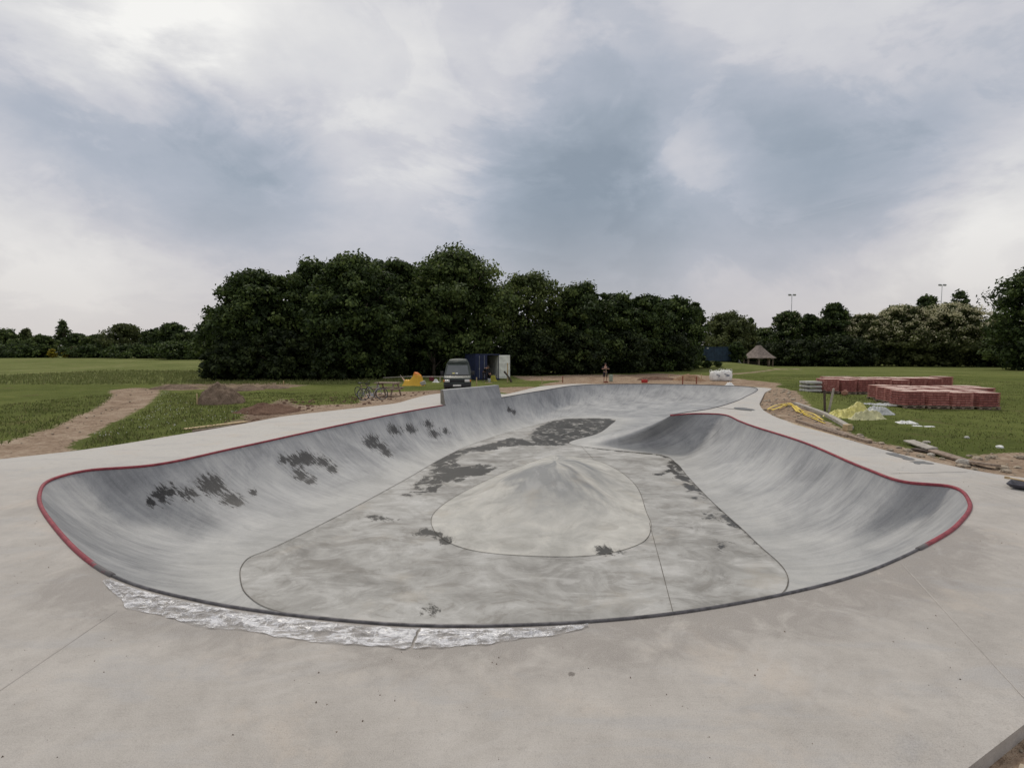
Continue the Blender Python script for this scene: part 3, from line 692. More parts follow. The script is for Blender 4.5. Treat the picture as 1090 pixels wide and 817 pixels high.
patch(gp([(155, 415), (170, 408.5), (300, 407), (330, 410), (300, 414), (240, 413), (190, 416)]), .7, .62, 0, .5)
patch(gp([(525, 415), (532, 412), (560, 411.5), (575, 412), (545, 420)]), 1.5)
patch(gp([(545, 400), (580, 400), (620, 398.5), (740, 398.5), (830, 407.5), (826, 414), (800, 412), (600, 410), (575, 409.5), (600, 405), (560, 405)]), .8, 1, .9)
patch(gp([(690, 403), (660, 399), (700, 397), (730, 399)]), .5, .9, 0, .9)
patch(gp([(826, 412.5), (838, 414), (851, 424), (864, 438), (878, 448), (905, 461), (944, 472), (1000, 487), (1030, 488), (1047, 483), (1092, 482), (1120, 490), (1110, 516), (1060, 508), (960, 484), (850, 456), (805, 432), (812, 416)]), 1.4, 1)
patch([(13.5, 9), (14.5, 8), (8, 4.9), (3.5, 2.6), (1.3, -1), (1.5, -5), (0, -5), (0, 4), (5, 5), (13, 10)], 1.0, 1)
patch([tuple(at(a, b_, ZG))[:2] for a, b_ in [(745, 401.6), (777, 398.8), (828, 394.3), (870, 393), (828, 393.6), (777, 397.6), (745, 400.2)]], 1.2, .9)
# bare strip against the slab
bs = np.clip(1 - (-dout - .0) / 1.1, 0, 1) * (dout < .3); dirt = np.maximum(dirt, bs * .95)
for i, v in enumerate(GX.ravel()): pass
path_d = sdist(GX, GY, gp([(-90, 505), (0, 471), (38, 459.5), (80, 444), (111, 431), (123, 413), (167, 413), (162, 428), (140, 440), (96, 462), (73, 477), (72, 490)]))
GZ -= np.clip(path_d * .6 + .1, 0, 1) * .06
meadow = np.clip((GY - 43.5 + lump * 3) / 1.2, 0, 1) * (GX < -8) + np.clip((GY - 60) / 10, 0, 1) * (GX > -8) * .55
ny, nx = GX.shape; idx = np.arange(ny * nx).reshape(ny, nx)
q = np.stack([idx[:-1, :-1], idx[:-1, 1:], idx[1:, 1:], idx[1:, :-1]], -1).reshape(-1, 4)
ins = (dout > -.03).ravel(); drop = ins[q].all(1); q = q[~drop]
ground = mesh_obj('ground', np.stack([GX.ravel(), GY.ravel(), GZ.ravel()], 1).tolist(), q.tolist(), M['ground'], None, True)
fattr(ground, 'dirt', dirt.ravel()); fattr(ground, 'meadow', meadow.ravel()); fattr(ground, 'warm', warm.ravel()); fattr(ground, 'soil', soil.ravel())
tag(ground, 'mown field with dirt paths around the skate bowl', None, None, 'structure')
def gz(x, y): return float(terrain(np.array(x), np.array(y)) + (fbm(x * .35, y * .35, 3) * .045 if abs(x) < 60 and y < 90 else 0))
def gat(px, py):
    p = at(px, py, ZG); return Vector((p.x, p.y, gz(p.x, p.y)))
def gd(px, Y):
    X = (px - CX) / FPX * (Y * (math.cos(PITCH)) + 0) ; X = ray(px, 390).x / ray(px, 390).y * Y
    return Vector((X, Y, gz(X, Y)))

# grass blades (uncountable): near lawn, longer weeds beside the path
def dirt_at(x, y):
    i = np.clip(np.searchsorted(xs, x) - 1, 0, len(xs) - 2); j = np.clip(np.searchsorted(ys, y) - 1, 0, len(ys) - 2)
    return dirt[j, i], dout[j, i], GZ[j, i]
def blades(name, N, xr, yr, hmin, hmax, wd, mt, label, poly=None, thr=.38, fall=None):
    x = rng.uniform(*xr, N); y = yr[0] + (yr[1] - yr[0]) * rng.uniform(0, 1, N) ** (fall or 1)
    d, o_, z = dirt_at(x, y); ok = (d < thr + rng.uniform(-.1, .1, N)) & (o_ < -.05)
    if poly is not None: ok &= inside(x, y, poly)
    clump = np.array([fbm(a * .8, b_ * .8, 9) for a, b_ in zip(x[ok], y[ok])]); x, y, z = x[ok], y[ok], z[ok]
    k = rng.uniform(-.35, .5, len(x)) < clump + .25; x, y, z = x[k], y[k], z[k]; n = len(x)
    h = rng.uniform(hmin, hmax, n); a = rng.uniform(0, 2 * np.pi, n); ln = rng.uniform(.1, .7, n) * h; a2 = rng.uniform(0, 2 * np.pi, n)
    c, s = np.cos(a) * wd / 2, np.sin(a) * wd / 2
    V = np.stack([np.stack([x - c, y - s, z - .02], 1), np.stack([x + c, y + s, z - .02], 1), np.stack([x + np.cos(a2) * ln, y + np.sin(a2) * ln, z + h], 1)], 1).reshape(-1, 3)
    o = mesh_obj(name, V.tolist(), np.arange(3 * n).reshape(-1, 3).tolist(), mt)
    fattr(o, 'var', np.repeat(np.clip(rng.normal(.5, .25, n), 0, 1), 3))
    return tag(o, label, 'grass', None, 'stuff')
M['grass'] = m_leaf('grass_blade', (.060, .076, .021), (.118, .142, .039), (.26, .235, .11), .3); M['tallgrass'] = m_leaf('meadow_blade', (.10, .12, .036), (.155, .178, .058), (.27, .26, .12), .3)
blades('grass', 42000, (-26, -4), (13, 34), .04, .13, .045, M['grass'], 'short green grass left of the bowl', None, .30, 1.3)
blades('grass', 85000, (9.5, 46), (9, 60), .03, .08, .04, M['grass'], 'short green lawn grass right of the bowl', None, .30, 1.7)
blades('tall_grass', 30000, (-60, -10), (43, 75), .12, .3, .08, M['tallgrass'], 'longer meadow grass in front of the far left trees', None, .9, 1.0)

# ------------------------------------------------------------------ trees
def crown(seed, rx, ry, h, z0, nb, nl, ls, mats, shape='round', flower=0.0, hollow=.55, br=None):
    g = np.random.default_rng(seed)
    prof = {'round': lambda t: np.interp(t, [0, .12, .4, .7, .88, 1], [.62, .82, 1.0, .86, .56, .16]),
            'hedge': lambda t: np.interp(t, [0, .1, .5, .8, .93, 1], [.9, 1, 1, .85, .55, .2]),
            'spread': lambda t: np.interp(t, [0, .15, .4, .65, .85, 1], [.25, .62, 1.0, .93, .66, .2]),
            'tall': lambda t: np.interp(t, [0, .1, .35, .7, 1], [.5, .8, 1, .6, .08])}[shape]
    nb = int(nb * 2.0); ls = ls * .88; nl = int(nl * 1.12); t = g.uniform(0, 1, nb) ** .9; a = g.uniform(0, 2 * np.pi, nb); rr = prof(t) * np.clip(g.normal(.82, .19, nb), .15, 1.12)
    bx, by, bz = rx * rr * np.cos(a), ry * rr * np.sin(a), z0 + h * (t * .90 + .02)
    bs = (br or .17) * .72 * (rx + ry) / 2 * g.uniform(.4, 1.7, nb) ** 1.1 + .012 * h
    bv = g.normal(0, .20, nb)
    bi = g.integers(0, nb, nl); d = g.normal(0, 1, (nl, 3)); d /= np.linalg.norm(d, axis=1)[:, None]
    d[:, 2] = np.where(g.uniform(0, 1, nl) < .45, np.abs(d[:, 2]), d[:, 2])
    rad = bs[bi] * np.clip(g.normal(.85, .28, nl), .2, 1.42)
    c = np.stack([bx[bi], by[bi], bz[bi]], 1) + d * rad[:, None] * np.array([1, 1, .8])
    c[:, 2] = np.maximum(c[:, 2], .12)
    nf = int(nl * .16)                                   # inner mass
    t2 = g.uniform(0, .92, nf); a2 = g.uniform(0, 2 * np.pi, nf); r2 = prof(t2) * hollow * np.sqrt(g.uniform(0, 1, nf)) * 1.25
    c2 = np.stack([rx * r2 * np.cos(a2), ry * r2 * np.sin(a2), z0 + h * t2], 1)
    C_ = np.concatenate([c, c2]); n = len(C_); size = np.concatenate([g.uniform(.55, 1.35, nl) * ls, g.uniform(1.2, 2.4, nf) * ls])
    nrm = np.concatenate([d, g.normal(0, 1, (nf, 3))]) + g.normal(0, .55, (n, 3)); nrm /= np.linalg.norm(nrm, axis=1)[:, None]
    u = np.cross(nrm, g.normal(0, 1, (n, 3))); u /= np.linalg.norm(u, axis=1)[:, None] + 1e-9; v = np.cross(nrm, u)
    s = size[:, None] / 2
    V = np.stack([C_ - u * s * 1.15, C_ - v * s * .75, C_ + u * s * 1.15 + nrm * s * .3, C_ + v * s * .75], 1).reshape(-1, 3)
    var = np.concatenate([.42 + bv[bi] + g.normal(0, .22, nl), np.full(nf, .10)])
    F = np.arange(4 * n).reshape(-1, 4); mi = np.zeros(n, int)
    if flower:
        hrel = (C_[:, 2] - z0) / h; pr = np.clip((hrel - .30) * 2.6, 0, 1) * flower * 1.25 * (d_up(d, nf) > -.35)
        mi = (g.uniform(0, 1, n) < pr).astype(int)
        sc = np.where(mi == 1, .72, 1.0)[:, None, None]; V = (C_[:, None, :] + (V.reshape(-1, 4, 3) - C_[:, None, :]) * sc).reshape(-1, 3)
    return V, F, np.repeat(np.clip(var, 0, 1), 4), mi
def d_up(d, nf): return np.concatenate([d[:, 2], np.full(nf, -1)])
def tree(name, X, Y, H, Wx, label, leaf, shape='round', nl=16000, ls=.34, nb=70, Wy=None, z0=None, group=None, flower=0, seed=None, trunk=True, br=None, cat='tree', sink=0.0):
    seed = seed if seed is not None else int(abs(X * 13 + Y * 7)) + 1; g = random.Random(seed)
    z = gz(X, Y) - sink; t_ = empty(name, (X, Y, z), g.uniform(0, 6), label, cat, group)
    Wy = Wy or Wx; z0 = .25 if z0 is None else z0
    if abs(Wy - Wx) > .5: t_.rotation_euler = (0, 0, 0)
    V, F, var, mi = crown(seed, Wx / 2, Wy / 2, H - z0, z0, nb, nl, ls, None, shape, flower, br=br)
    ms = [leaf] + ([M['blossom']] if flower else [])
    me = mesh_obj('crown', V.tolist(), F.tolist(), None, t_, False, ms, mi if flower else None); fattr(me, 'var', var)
    if trunk:
        mb = MB(); r = H * .022 + .05; lean = g.uniform(-.04, .04) * H
        mb.tube([(0, 0, -.2), (0.02, 0, .12 * H), (lean * .4, 0, .4 * H), (lean, lean * .3, .8 * H)], [r * 1.35, r, r * .7, r * .2], 9)
        for k in range(7):
            a = g.uniform(0, 6.28); hb = g.uniform(.16, .55) * H; L = g.uniform(.3, .42) * Wx
            mb.tube([(lean * .3, 0, hb), (math.cos(a) * L * .5, math.sin(a) * L * .5, hb + .10 * H), (math.cos(a) * L, math.sin(a) * L, hb + .24 * H)], [r * .5, r * .33, r * .1], 6)
        mb.build('trunk', M['bark'], t_, True)
    return t_
def tpx(name, px, top, wpx, Y, label, leaf, **kw):
    p = gd(px, Y); H = atd(px, top, Y).z - p.z; Wd = wpx / FPX * Y
    return tree(name, p.x, Y, H, Wd, label, leaf, **kw)
GT = 'tall dark trees standing behind the bowl'
tpx('broadleaf_tree', 274, 284, 92, 54, 'leftmost tree of the tall dark wood, dense and leafy down to the ground', M['leafA'], nl=26000, ls=.36, nb=110, group=GT, shape='round')
tpx('broadleaf_tree', 340, 272, 86, 57, 'tall dark tree second from the left of the wood, broad flat topped crown', M['leafA'], nl=24000, ls=.36, nb=100, group=GT, shape='hedge')
tpx('broadleaf_tree', 378, 269, 104, 53, 'wide dark tree right above the picnic table and the bicycles', M['leafA'], nl=28000, ls=.36, nb=110, group=GT, shape='round')
tpx('broadleaf_tree', 418, 270, 78, 60, 'narrow dark tree above the orange sheet, between two wider crowns', M['leafA'], nl=20000, ls=.38, nb=80, group=GT, shape='hedge')
tpx('broadleaf_tree', 487, 262, 122, 62, 'tallest tree of the wood, domed crown right above the parked van', M['leafB'], nl=34000, ls=.38, nb=130, group=GT, shape='round')
tpx('broadleaf_tree', 562, 286, 84, 67, 'lighter green feathery topped tree behind the open blue container', M['leafM'], nl=17000, ls=.32, nb=90, group=GT, shape='hedge')
tpx('broadleaf_tree', 616, 299, 76, 68, 'dark round topped tree left of the standing person at the far lip', M['leafA'], nl=20000, ls=.38, nb=90, group=GT, shape='hedge')
tpx('broadleaf_tree', 655, 309, 62, 72, 'dark tree right above the person standing at the far lip', M['leafA'], nl=16000, ls=.40, nb=70, group=GT, shape='hedge')
tpx('broadleaf_tree', 687, 310, 58, 76, 'dark tree above the red canister, third from the right of the tall wood', M['leafA'], nl=14000, ls=.42, nb=70, group=GT, shape='hedge')
tpx('broadleaf_tree', 716, 313, 54, 82, 'rightmost tall tree of the dark wood, left of the far blue container', M['leafA'], nl=14000, ls=.44, nb=70, group=GT, shape='hedge')
tpx('broadleaf_tree', 738, 318, 22, 86, 'slim tree closing the right end of the tall dark wood', M['leafA'], nl=6000, ls=.44, nb=40, group=GT, shape='hedge')
tpx('broadleaf_tree', 447, 282, 70, 70, 'dark tree half hidden in the gap left of the tallest tree', M['leafA'], nl=14000, ls=.44, nb=60, group=GT, shape='hedge')
tpx('broadleaf_tree', 236, 326, 46, 72, 'lower rounded tree leaning out at the left end of the dark wood', M['leafB'], nl=9000, ls=.40, nb=60, group=GT, shape='round')
GU = 'bushes under the tall dark trees'
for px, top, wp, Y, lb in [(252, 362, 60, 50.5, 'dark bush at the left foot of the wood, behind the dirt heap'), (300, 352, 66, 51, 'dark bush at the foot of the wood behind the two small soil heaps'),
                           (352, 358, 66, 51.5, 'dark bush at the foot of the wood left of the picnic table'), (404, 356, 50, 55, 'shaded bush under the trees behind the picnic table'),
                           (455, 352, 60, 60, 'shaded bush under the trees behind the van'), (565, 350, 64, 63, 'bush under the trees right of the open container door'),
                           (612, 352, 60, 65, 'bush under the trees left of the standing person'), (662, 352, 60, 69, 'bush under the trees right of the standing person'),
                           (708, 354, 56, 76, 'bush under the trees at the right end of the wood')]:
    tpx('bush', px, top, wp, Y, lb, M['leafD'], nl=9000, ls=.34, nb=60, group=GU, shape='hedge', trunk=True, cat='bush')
tpx('silver_tree', 462, 345, 26, 57, 'small pale leaved tree growing in front of the wood left of the van', M['leafC'], nl=2600, ls=.22, nb=30, z0=3.2, shape='spread')
GR = 'trees along the right edge of the field'
tpx('willow_tree', 773, 331, 58, 112, 'rounded olive green tree between the dark wood and the gazebo', M['leafO'], nl=14000, ls=.5, nb=80, group=GR, shape='round')
tpx('conifer_tree', 798, 335, 14, 135, 'small pointed tree rising behind the gazebo roof', M['leafA'], nl=3000, ls=.5, nb=40, group=GR, shape='tall')
tpx('broadleaf_tree', 812, 348, 34, 125, 'low dark tree filling the dip behind the gazebo', M['leafB'], nl=6000, ls=.55, nb=50, group=GR, shape='hedge')
tpx('broadleaf_tree', 838, 329, 40, 115, 'dark tree with a few pale flowers right of the gazebo', M['leafA'], nl=10000, ls=.5, nb=60, group=GR, shape='hedge', flower=.10)
tpx('broadleaf_tree', 861, 331, 24, 112, 'narrow dark tree between the gazebo tree and the pointed crown', M['leafA'], nl=7000, ls=.5, nb=50, group=GR, shape='hedge')
tpx('broadleaf_tree', 886, 318, 36, 110, 'dark tree with pointed top left of the cream flowering bushes', M['leafA'], nl=10000, ls=.5, nb=60, group=GR, shape='round')
GH = 'cream flowering hawthorns along the right edge of the field'
tpx('hawthorn', 918, 332, 52, 108, 'leftmost hawthorn covered in cream blossom', M['leafO'], nl=14000, ls=.46, nb=110, group=GH, shape='hedge', flower=.55, br=.13)
tpx('hawthorn', 958, 322, 66, 106, 'hawthorn covered in cream blossom under the dark round treetop', M['leafO'], nl=20000, ls=.46, nb=140, group=GH, shape='hedge', flower=.62, br=.12)
tpx('hawthorn', 1008, 321, 76, 104, 'rightmost and widest hawthorn, thick with cream blossom', M['leafO'], nl=24000, ls=.46, nb=150, group=GH, shape='hedge', flower=.68, br=.12)
tpx('hawthorn', 1050, 340, 40, 112, 'low olive bush with sparse blossom beside the big right tree', M['leafO'], nl=8000, ls=.5, nb=60, group=GH, shape='hedge', flower=.2)
tpx('broadleaf_tree', 950, 322, 26, 125, 'small dark treetop peeping over the hawthorns on their left', M['leafB'], nl=5000, ls=.55, nb=40, group=GR)
tpx('broadleaf_tree', 983, 311, 36, 122, 'dark round treetop rising over the cream blossom', M['leafA'], nl=9000, ls=.55, nb=50, group=GR)
tpx('birch_tree', 1018, 305, 34, 124, 'light green airy treetop rising at the right of the hawthorns', M['leafC'], nl=5000, ls=.45, nb=50, group=GR)
tpx('broadleaf_tree', 1062, 332, 40, 120, 'mid green tree in the gap left of the big right tree', M['leafB'], nl=8000, ls=.55, nb=50, group=GR)
tpx('broadleaf_tree', 1108, 272, 92, 78, 'big dark tree cut off by the right edge of the photo', M['leafA'], nl=24000, ls=.42, nb=100, group=GR)
tpx('broadleaf_tree', 1180, 290, 90, 85, 'tree beyond the right edge of the field', M['leafA'], nl=9000, ls=.5, nb=60, group=GR)
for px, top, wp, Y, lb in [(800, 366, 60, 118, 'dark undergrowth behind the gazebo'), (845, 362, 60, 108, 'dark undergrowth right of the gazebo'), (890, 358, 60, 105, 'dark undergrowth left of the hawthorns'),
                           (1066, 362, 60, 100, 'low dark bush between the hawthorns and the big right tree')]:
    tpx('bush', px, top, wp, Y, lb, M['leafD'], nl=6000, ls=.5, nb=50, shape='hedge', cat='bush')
GL = 'far trees along the left end of the meadow'
for px, top, wp, Y, leaf, sh, nm, lb in [
    (-30, 350, 50, 150, 'leafB', 'hedge', 'broadleaf_tree', 'far dark tree just beyond the left edge'),
    (8, 350, 34, 150, 'leafB', 'round', 'broadleaf_tree', 'far dark tree at the left edge of the photo'),
    (30, 348, 22, 155, 'leafO', 'tall', 'conifer_tree', 'far pointed tree near the left edge'),
    (46, 356, 30, 148, 'leafB', 'round', 'broadleaf_tree', 'far round dark tree left of the tall pale poplar'),
    (69, 339, 20, 160, 'leafC', 'tall', 'poplar_tree', 'far pale slender poplar rising above the left tree line'),
    (84, 354, 28, 150, 'leafA', 'round', 'broadleaf_tree', 'far dark tree right of the pale poplar, above the small hut'),
    (104, 355, 26, 150, 'leafB', 'round', 'broadleaf_tree', 'far dark tree between the hut and the big round tree'),
    (134, 343, 46, 145, 'leafO', 'spread', 'willow_tree', 'far big round domed tree in the left tree line'),
    (168, 349, 34, 138, 'leafA', 'hedge', 'broadleaf_tree', 'far dark tree right of the big domed tree'),
    (185, 342, 34, 134, 'leafA', 'round', 'broadleaf_tree', 'far pointed dark tree, tallest between the domed tree and the wood'),
    (205, 352, 34, 128, 'leafA', 'hedge', 'broadleaf_tree', 'far dark tree just left of the nearby wood'),
    (222, 338, 26, 125, 'leafB', 'tall', 'broadleaf_tree', 'far tree touching the left side of the nearby wood')]:
    tpx(nm, px, top, wp, Y, lb, M[leaf], nl=6500 if sh != 'tall' else 2600, ls=.55, nb=60, group=GL, shape=sh)
for px, top, wp, Y, lb in [(18, 366, 60, 144, 'low hedge at the far left edge of the meadow'), (100, 368, 50, 143, 'low hedge right of the small far hut'), (150, 368, 60, 136, 'low hedge under the big domed tree'), (195, 364, 60, 124, 'low hedge beside the nearby wood')]:
    tpx('bush', px, top, wp, Y, lb, M['leafA'], nl=3500, ls=.55, nb=50, shape='hedge', cat='bush', trunk=True)
tpx('flowering_bush', 56, 371, 8, 138, 'taller of the two bright yellow bushes at the far left', M['yellowleaf'], nl=700, ls=.4, nb=16, group='yellow bushes', cat='bush')
tpx('flowering_bush', 70, 374, 7, 139, 'lower of the two yellow bushes, nearer the small hut', M['yellowleaf'], nl=350, ls=.4, nb=12, group='yellow bushes', cat='bush')
tpx('bush', 783, 363, 20, 93, 'dark bush between the far blue container and the gazebo', M['leafA'], nl=4000, ls=.4, nb=40, cat='bush')
tpx('bush', 753, 384, 9, 84, 'small dark shrub under the left half of the far blue container', M['leafA'], nl=800, ls=.3, nb=16, cat='bush')
tpx('bush', 764, 385, 9, 84, 'small dark shrub under the right half of the far blue container', M['leafA'], nl=800, ls=.3, nb=16, cat='bush')

# ------------------------------------------------------------------ far structures
M['gblue'] = simple('blue_container_paint', (.009, .016, .055), .6, 0, .25, 1.5)
M['gblue2'] = simple('faded_blue_paint', (.022, .045, .075), .7, 0, .25, 1.5)
M['offwhite'] = simple('pale_inner_paint', (.72, .73, .67), .6, 0, .15, 2)
M['darkin'] = simple('shaded_board', (.05, .045, .04), .9)
M['roof'] = simple('weathered_thatch', (.19, .155, .135), .95, 0, .3, 2.5, .8)
def corrug(mb, p0, p1, z0, z1, n, amp, inward):
    p0 = Vector(p0); p1 = Vector(p1); d = (p1 - p0) / n; nrm = Vector(inward)
    vs = []
    for i in range(n):
        a = p0 + d * i
        for fr, o_ in ((0, 0), (.35, 0), (.5, 1), (.85, 1)):
            q = a + d * fr + nrm * amp * o_; vs += [(q.x, q.y, z0), (q.x, q.y, z1)]
    vs += [(p1.x, p1.y, z0), (p1.x, p1.y, z1)]; m = len(vs) // 2
    mb.add(vs, [(2 * i, 2 * i + 2, 2 * i + 3, 2 * i + 1) for i in range(m - 1)])
def container(name, p, rz, L, label, paint, open_door):
    t_ = empty(name, p, rz, label, 'container')   # origin at centre of its front end, body runs to +y
    Wd, H = 2.44, 2.55
    w_ = MB()
    corrug(w_, (-Wd / 2, 0.1, 0), (-Wd / 2, L, 0), .12, H - .1, int(L / .28), .045, (1, 0, 0)); corrug(w_, (Wd / 2, .1, 0), (Wd / 2, L, 0), .12, H - .1, int(L / .28), .045, (-1, 0, 0))
    corrug(w_, (-Wd / 2, L - .02, 0), (Wd / 2, L - .02, 0), .12, H - .1, 9, .045, (0, -1, 0)); w_.build('wall', paint, t_)
    i_ = MB(); corrug(i_, (Wd / 2 - .07, .12, 0), (Wd / 2 - .07, L - .1, 0), .14, H - .14, int(L / .28), .03, (-1, 0, 0)); corrug(i_, (-Wd / 2 + .07, .12, 0), (-Wd / 2 + .07, L - .1, 0), .14, H - .14, int(L / .28), .03, (1, 0, 0))
    i_.build('lining', M['offwhite'], t_)
    MB().box((0, L / 2, H - .03), (Wd - .02, L, .05)).build('roof', paint, t_); MB().box((0, L / 2, .09), (Wd - .1, L - .1, .05)).build('floor_board', M['darkin'], t_)
    f = MB()
    for x in (-1, 1):
        for y in (0.05, L - .05): f.box((x * (Wd / 2 - .05), y, H / 2), (.13, .13, H))
        f.box((x * (Wd / 2 - .04), L / 2, .07), (.12, L, .14)); f.box((x * (Wd / 2 - .03), L / 2, H - .05), (.09, L - .1, .10))
    f.box((0, .05, H - .06), (Wd - .1, .14, .12)); f.box((0, .05, .07), (Wd - .1, .14, .14)); f.box((0, L - .05, .07), (Wd - .1, .14, .13)); f.box((0, L - .05, H - .06), (Wd - .1, .14, .11)); f.build('frame', paint, t_, bevel=.01)
    def door(sx, ang, m_in):
        h = bpy.data.objects.new('door', None)
        mb = MB(); mb.box((-sx * .555, 0, 1.28), (1.09, .05, 2.3)); d = mb.build('door', m_in, t_, bevel=.008)
        d.location = (sx * (Wd / 2 - .08), -.03, 0); d.rotation_euler = (0, 0, ang)
        for z in (.3, .95, 1.6, 2.25): MB().box((-sx * .555, .045, z), (1.0, .03, .05)).build('rib', m_in, d)
        lk = MB()
        for xx in (.3, .8): lk.tube([(-sx * xx, -.05, .18), (-sx * xx, -.05, 2.4)], .018, 8); lk.box((-sx * xx, -.06, 1.1), (.07, .03, .16))
        lk.build('lock_bar', M['steel2'], d); return d
    door(-1, 0.0, paint)
    if open_door:
        door(1, R(168), M['offwhite'])
    else: door(1, 0.0, paint)
    return t_
M['steel2'] = simple('galvanised_steel', (.33, .34, .35), .45, .6, .2, 8)
pC = gd(519, 50.5)
container('shipping_container', pC, R(15), 6.0, 'dark blue shipping container behind the van with its pale lined right door open', M['gblue'], True)
# far container, long side to the field
pF = gd(742.5, 94); pF.z = atd(742, 384, 94).z
cF = container('shipping_container', Vector((pF.x, 94, pF.z)), R(-90), 6.05, 'faded blue container far off between the dark wood and the gazebo', M['gblue2'], False)
lt = MB(); 
for px in (752, 774): 
    q = atd(px, 371.6, 92.6); lx = cF.matrix_world
for yy in (1.3, 5.2): MB().box((1.29, yy, 2.30), (.1, .28, .14)).build('lamp', M['offwhite'], cF)
# gazebo
pG = gd(807, 100); gaz = empty('gazebo', pG, 0, 'open round gazebo with shaggy conical grey roof standing at the field edge', 'gazebo')
zt = atd(804, 367.5, 100).z - pG.z; ze = atd(807, 381, 100).z - pG.z; rw = 33.5 / 2 / FPX * 100
rf = MB(); nseg = 40; prof = [(rw, ze - .05), (rw * 1.01, ze + .05), (rw * .76, ze + (zt - ze) * .24), (rw * .5, ze + (zt - ze) * .53), (rw * .25, ze + (zt - ze) * .82), (.5, zt - .05), (.2, zt)]
vs = []
for r_, h_ in prof:
    for k in range(nseg):
        a = 2 * math.pi * k / nseg; j = 1 + .025 * math.sin(k * 7.3) + .02 * math.sin(k * 2.1); vs.append((math.cos(a) * r_ * j, math.sin(a) * r_ * j, h_ + (.08 * math.sin(k * 5.1) if h_ < ze else 0)))
rf.add(vs, [(i * nseg + k, i * nseg + (k + 1) % nseg, (i + 1) * nseg + (k + 1) % nseg, (i + 1) * nseg + k) for i in range(len(prof) - 1) for k in range(nseg)] + [tuple(range((len(prof) - 1) * nseg, len(prof) * nseg)), tuple(range(nseg))[::-1]])
rf.build('roof', M['roof'], gaz, False)
for k in range(8):
    a = math.pi / 8 + k * math.pi / 4; MB().tube([(math.cos(a) * rw * .82, math.sin(a) * rw * .82, -.3), (math.cos(a) * rw * .82, math.sin(a) * rw * .82, ze + .2)], .13, 8).build('post', M['wood'], gaz, True)
rl = MB()
for k in range(8):
    if k in (5, 6): continue
    a = math.pi / 8 + k * math.pi / 4; b_ = a + math.pi / 4; rl.tube([(math.cos(a) * rw * .82, math.sin(a) * rw * .82, .8), (math.cos(b_) * rw * .82, math.sin(b_) * rw * .82, .8)], .06, 6)
    rl.tube([(math.cos(a) * rw * .82, math.sin(a) * rw * .82, .45), (math.cos(b_) * rw * .82, math.sin(b_) * rw * .82, .45)], .06, 6)
rl.build('railing', M['darkwood'], gaz)
# white curved play thing left of gazebo
pS = gd(791, 92); sl = empty('play_slide', pS, 0, 'small white curved slide left of the gazebo', 'slide')
zz = [atd(a, b_, 92) for a, b_ in [(786.3, 383.3), (787.3, 386), (789.5, 387.6), (792, 388.3), (795, 388.6)]]
vs = []
for q in zz:
    for dy, dh in ((-.28, .10), (-.25, 0), (.25, 0), (.28, .10)): vs.append((q.x - pS.x, dy, q.z - pS.z + dh))
mb = MB(); mb.add(vs, [(i * 4 + k, i * 4 + k + 1, (i + 1) * 4 + k + 1, (i + 1) * 4 + k) for i in range(4) for k in range(3)])
o = mb.build('chute', simple('white_plastic', (.6, .6, .58), .4), sl); sm = o.modifiers.new('s', 'SOLIDIFY'); sm.thickness = .05
MB().tube([(zz[0].x - pS.x, -.2, -.1), (zz[0].x - pS.x, -.2, zz[0].z - pS.z)], .04, 6).tube([(zz[0].x - pS.x, .2, -.1), (zz[0].x - pS.x, .2, zz[0].z - pS.z)], .04, 6).build('support_post', M['steel2'], sl)
# far hut on the left
pH = gd(82, 142); hut = empty('hut', pH, R(12), 'small red brown hut with steep roof in the far left hedge', 'hut'); M['hutroof'] = simple('red_brown_tiles', (.075, .035, .028), .9, 0, .3, 2)
zt = atd(84, 368.5, 142).z - pH.z
MB().box((0, 0, .8), (2.6, 3, 1.7)).build('wall', M['darkwood'], hut)
MB().add([(-2.2, -1.8, .5), (2.2, -1.8, .5), (0, -1.8, zt), (-2.2, 1.8, .5), (2.2, 1.8, .5), (0, 1.8, zt)], [(0, 1, 2), (3, 5, 4), (0, 2, 5, 3), (1, 4, 5, 2), (0, 3, 4, 1)]).build('roof', M['hutroof'], hut)
MB().box((0.2, -1.82, .3), (.8, .06, 1.3)).build('door', M['darkin'], hut)
# floodlight masts
for px, top, Y, lb in [(840.5, 314, 165, 'floodlight mast above the trees right of the gazebo'), (998.5, 303.5, 165, 'taller floodlight mast above the hawthorns')]:
    p = gd(px, Y); zt = atd(px, top, Y).z - p.z; m_ = empty('floodlight_mast', p, 0, lb, 'light mast', 'floodlight masts')
    MB().tube([(0, 0, 0), (0, 0, zt)], [.16, .09], 8).build('mast', M['steel2'], m_, True); MB().tube([(-.9, 0, zt), (.9, 0, zt)], .05, 6).build('crossbar', M['steel2'], m_)
    for sx in (-1, 1): MB().box((sx * .75, -.1, zt + .05), (.85, .45, .45), Euler((R(35), 0, 0))).build('floodlight', M['steel2'], m_, bevel=.03)

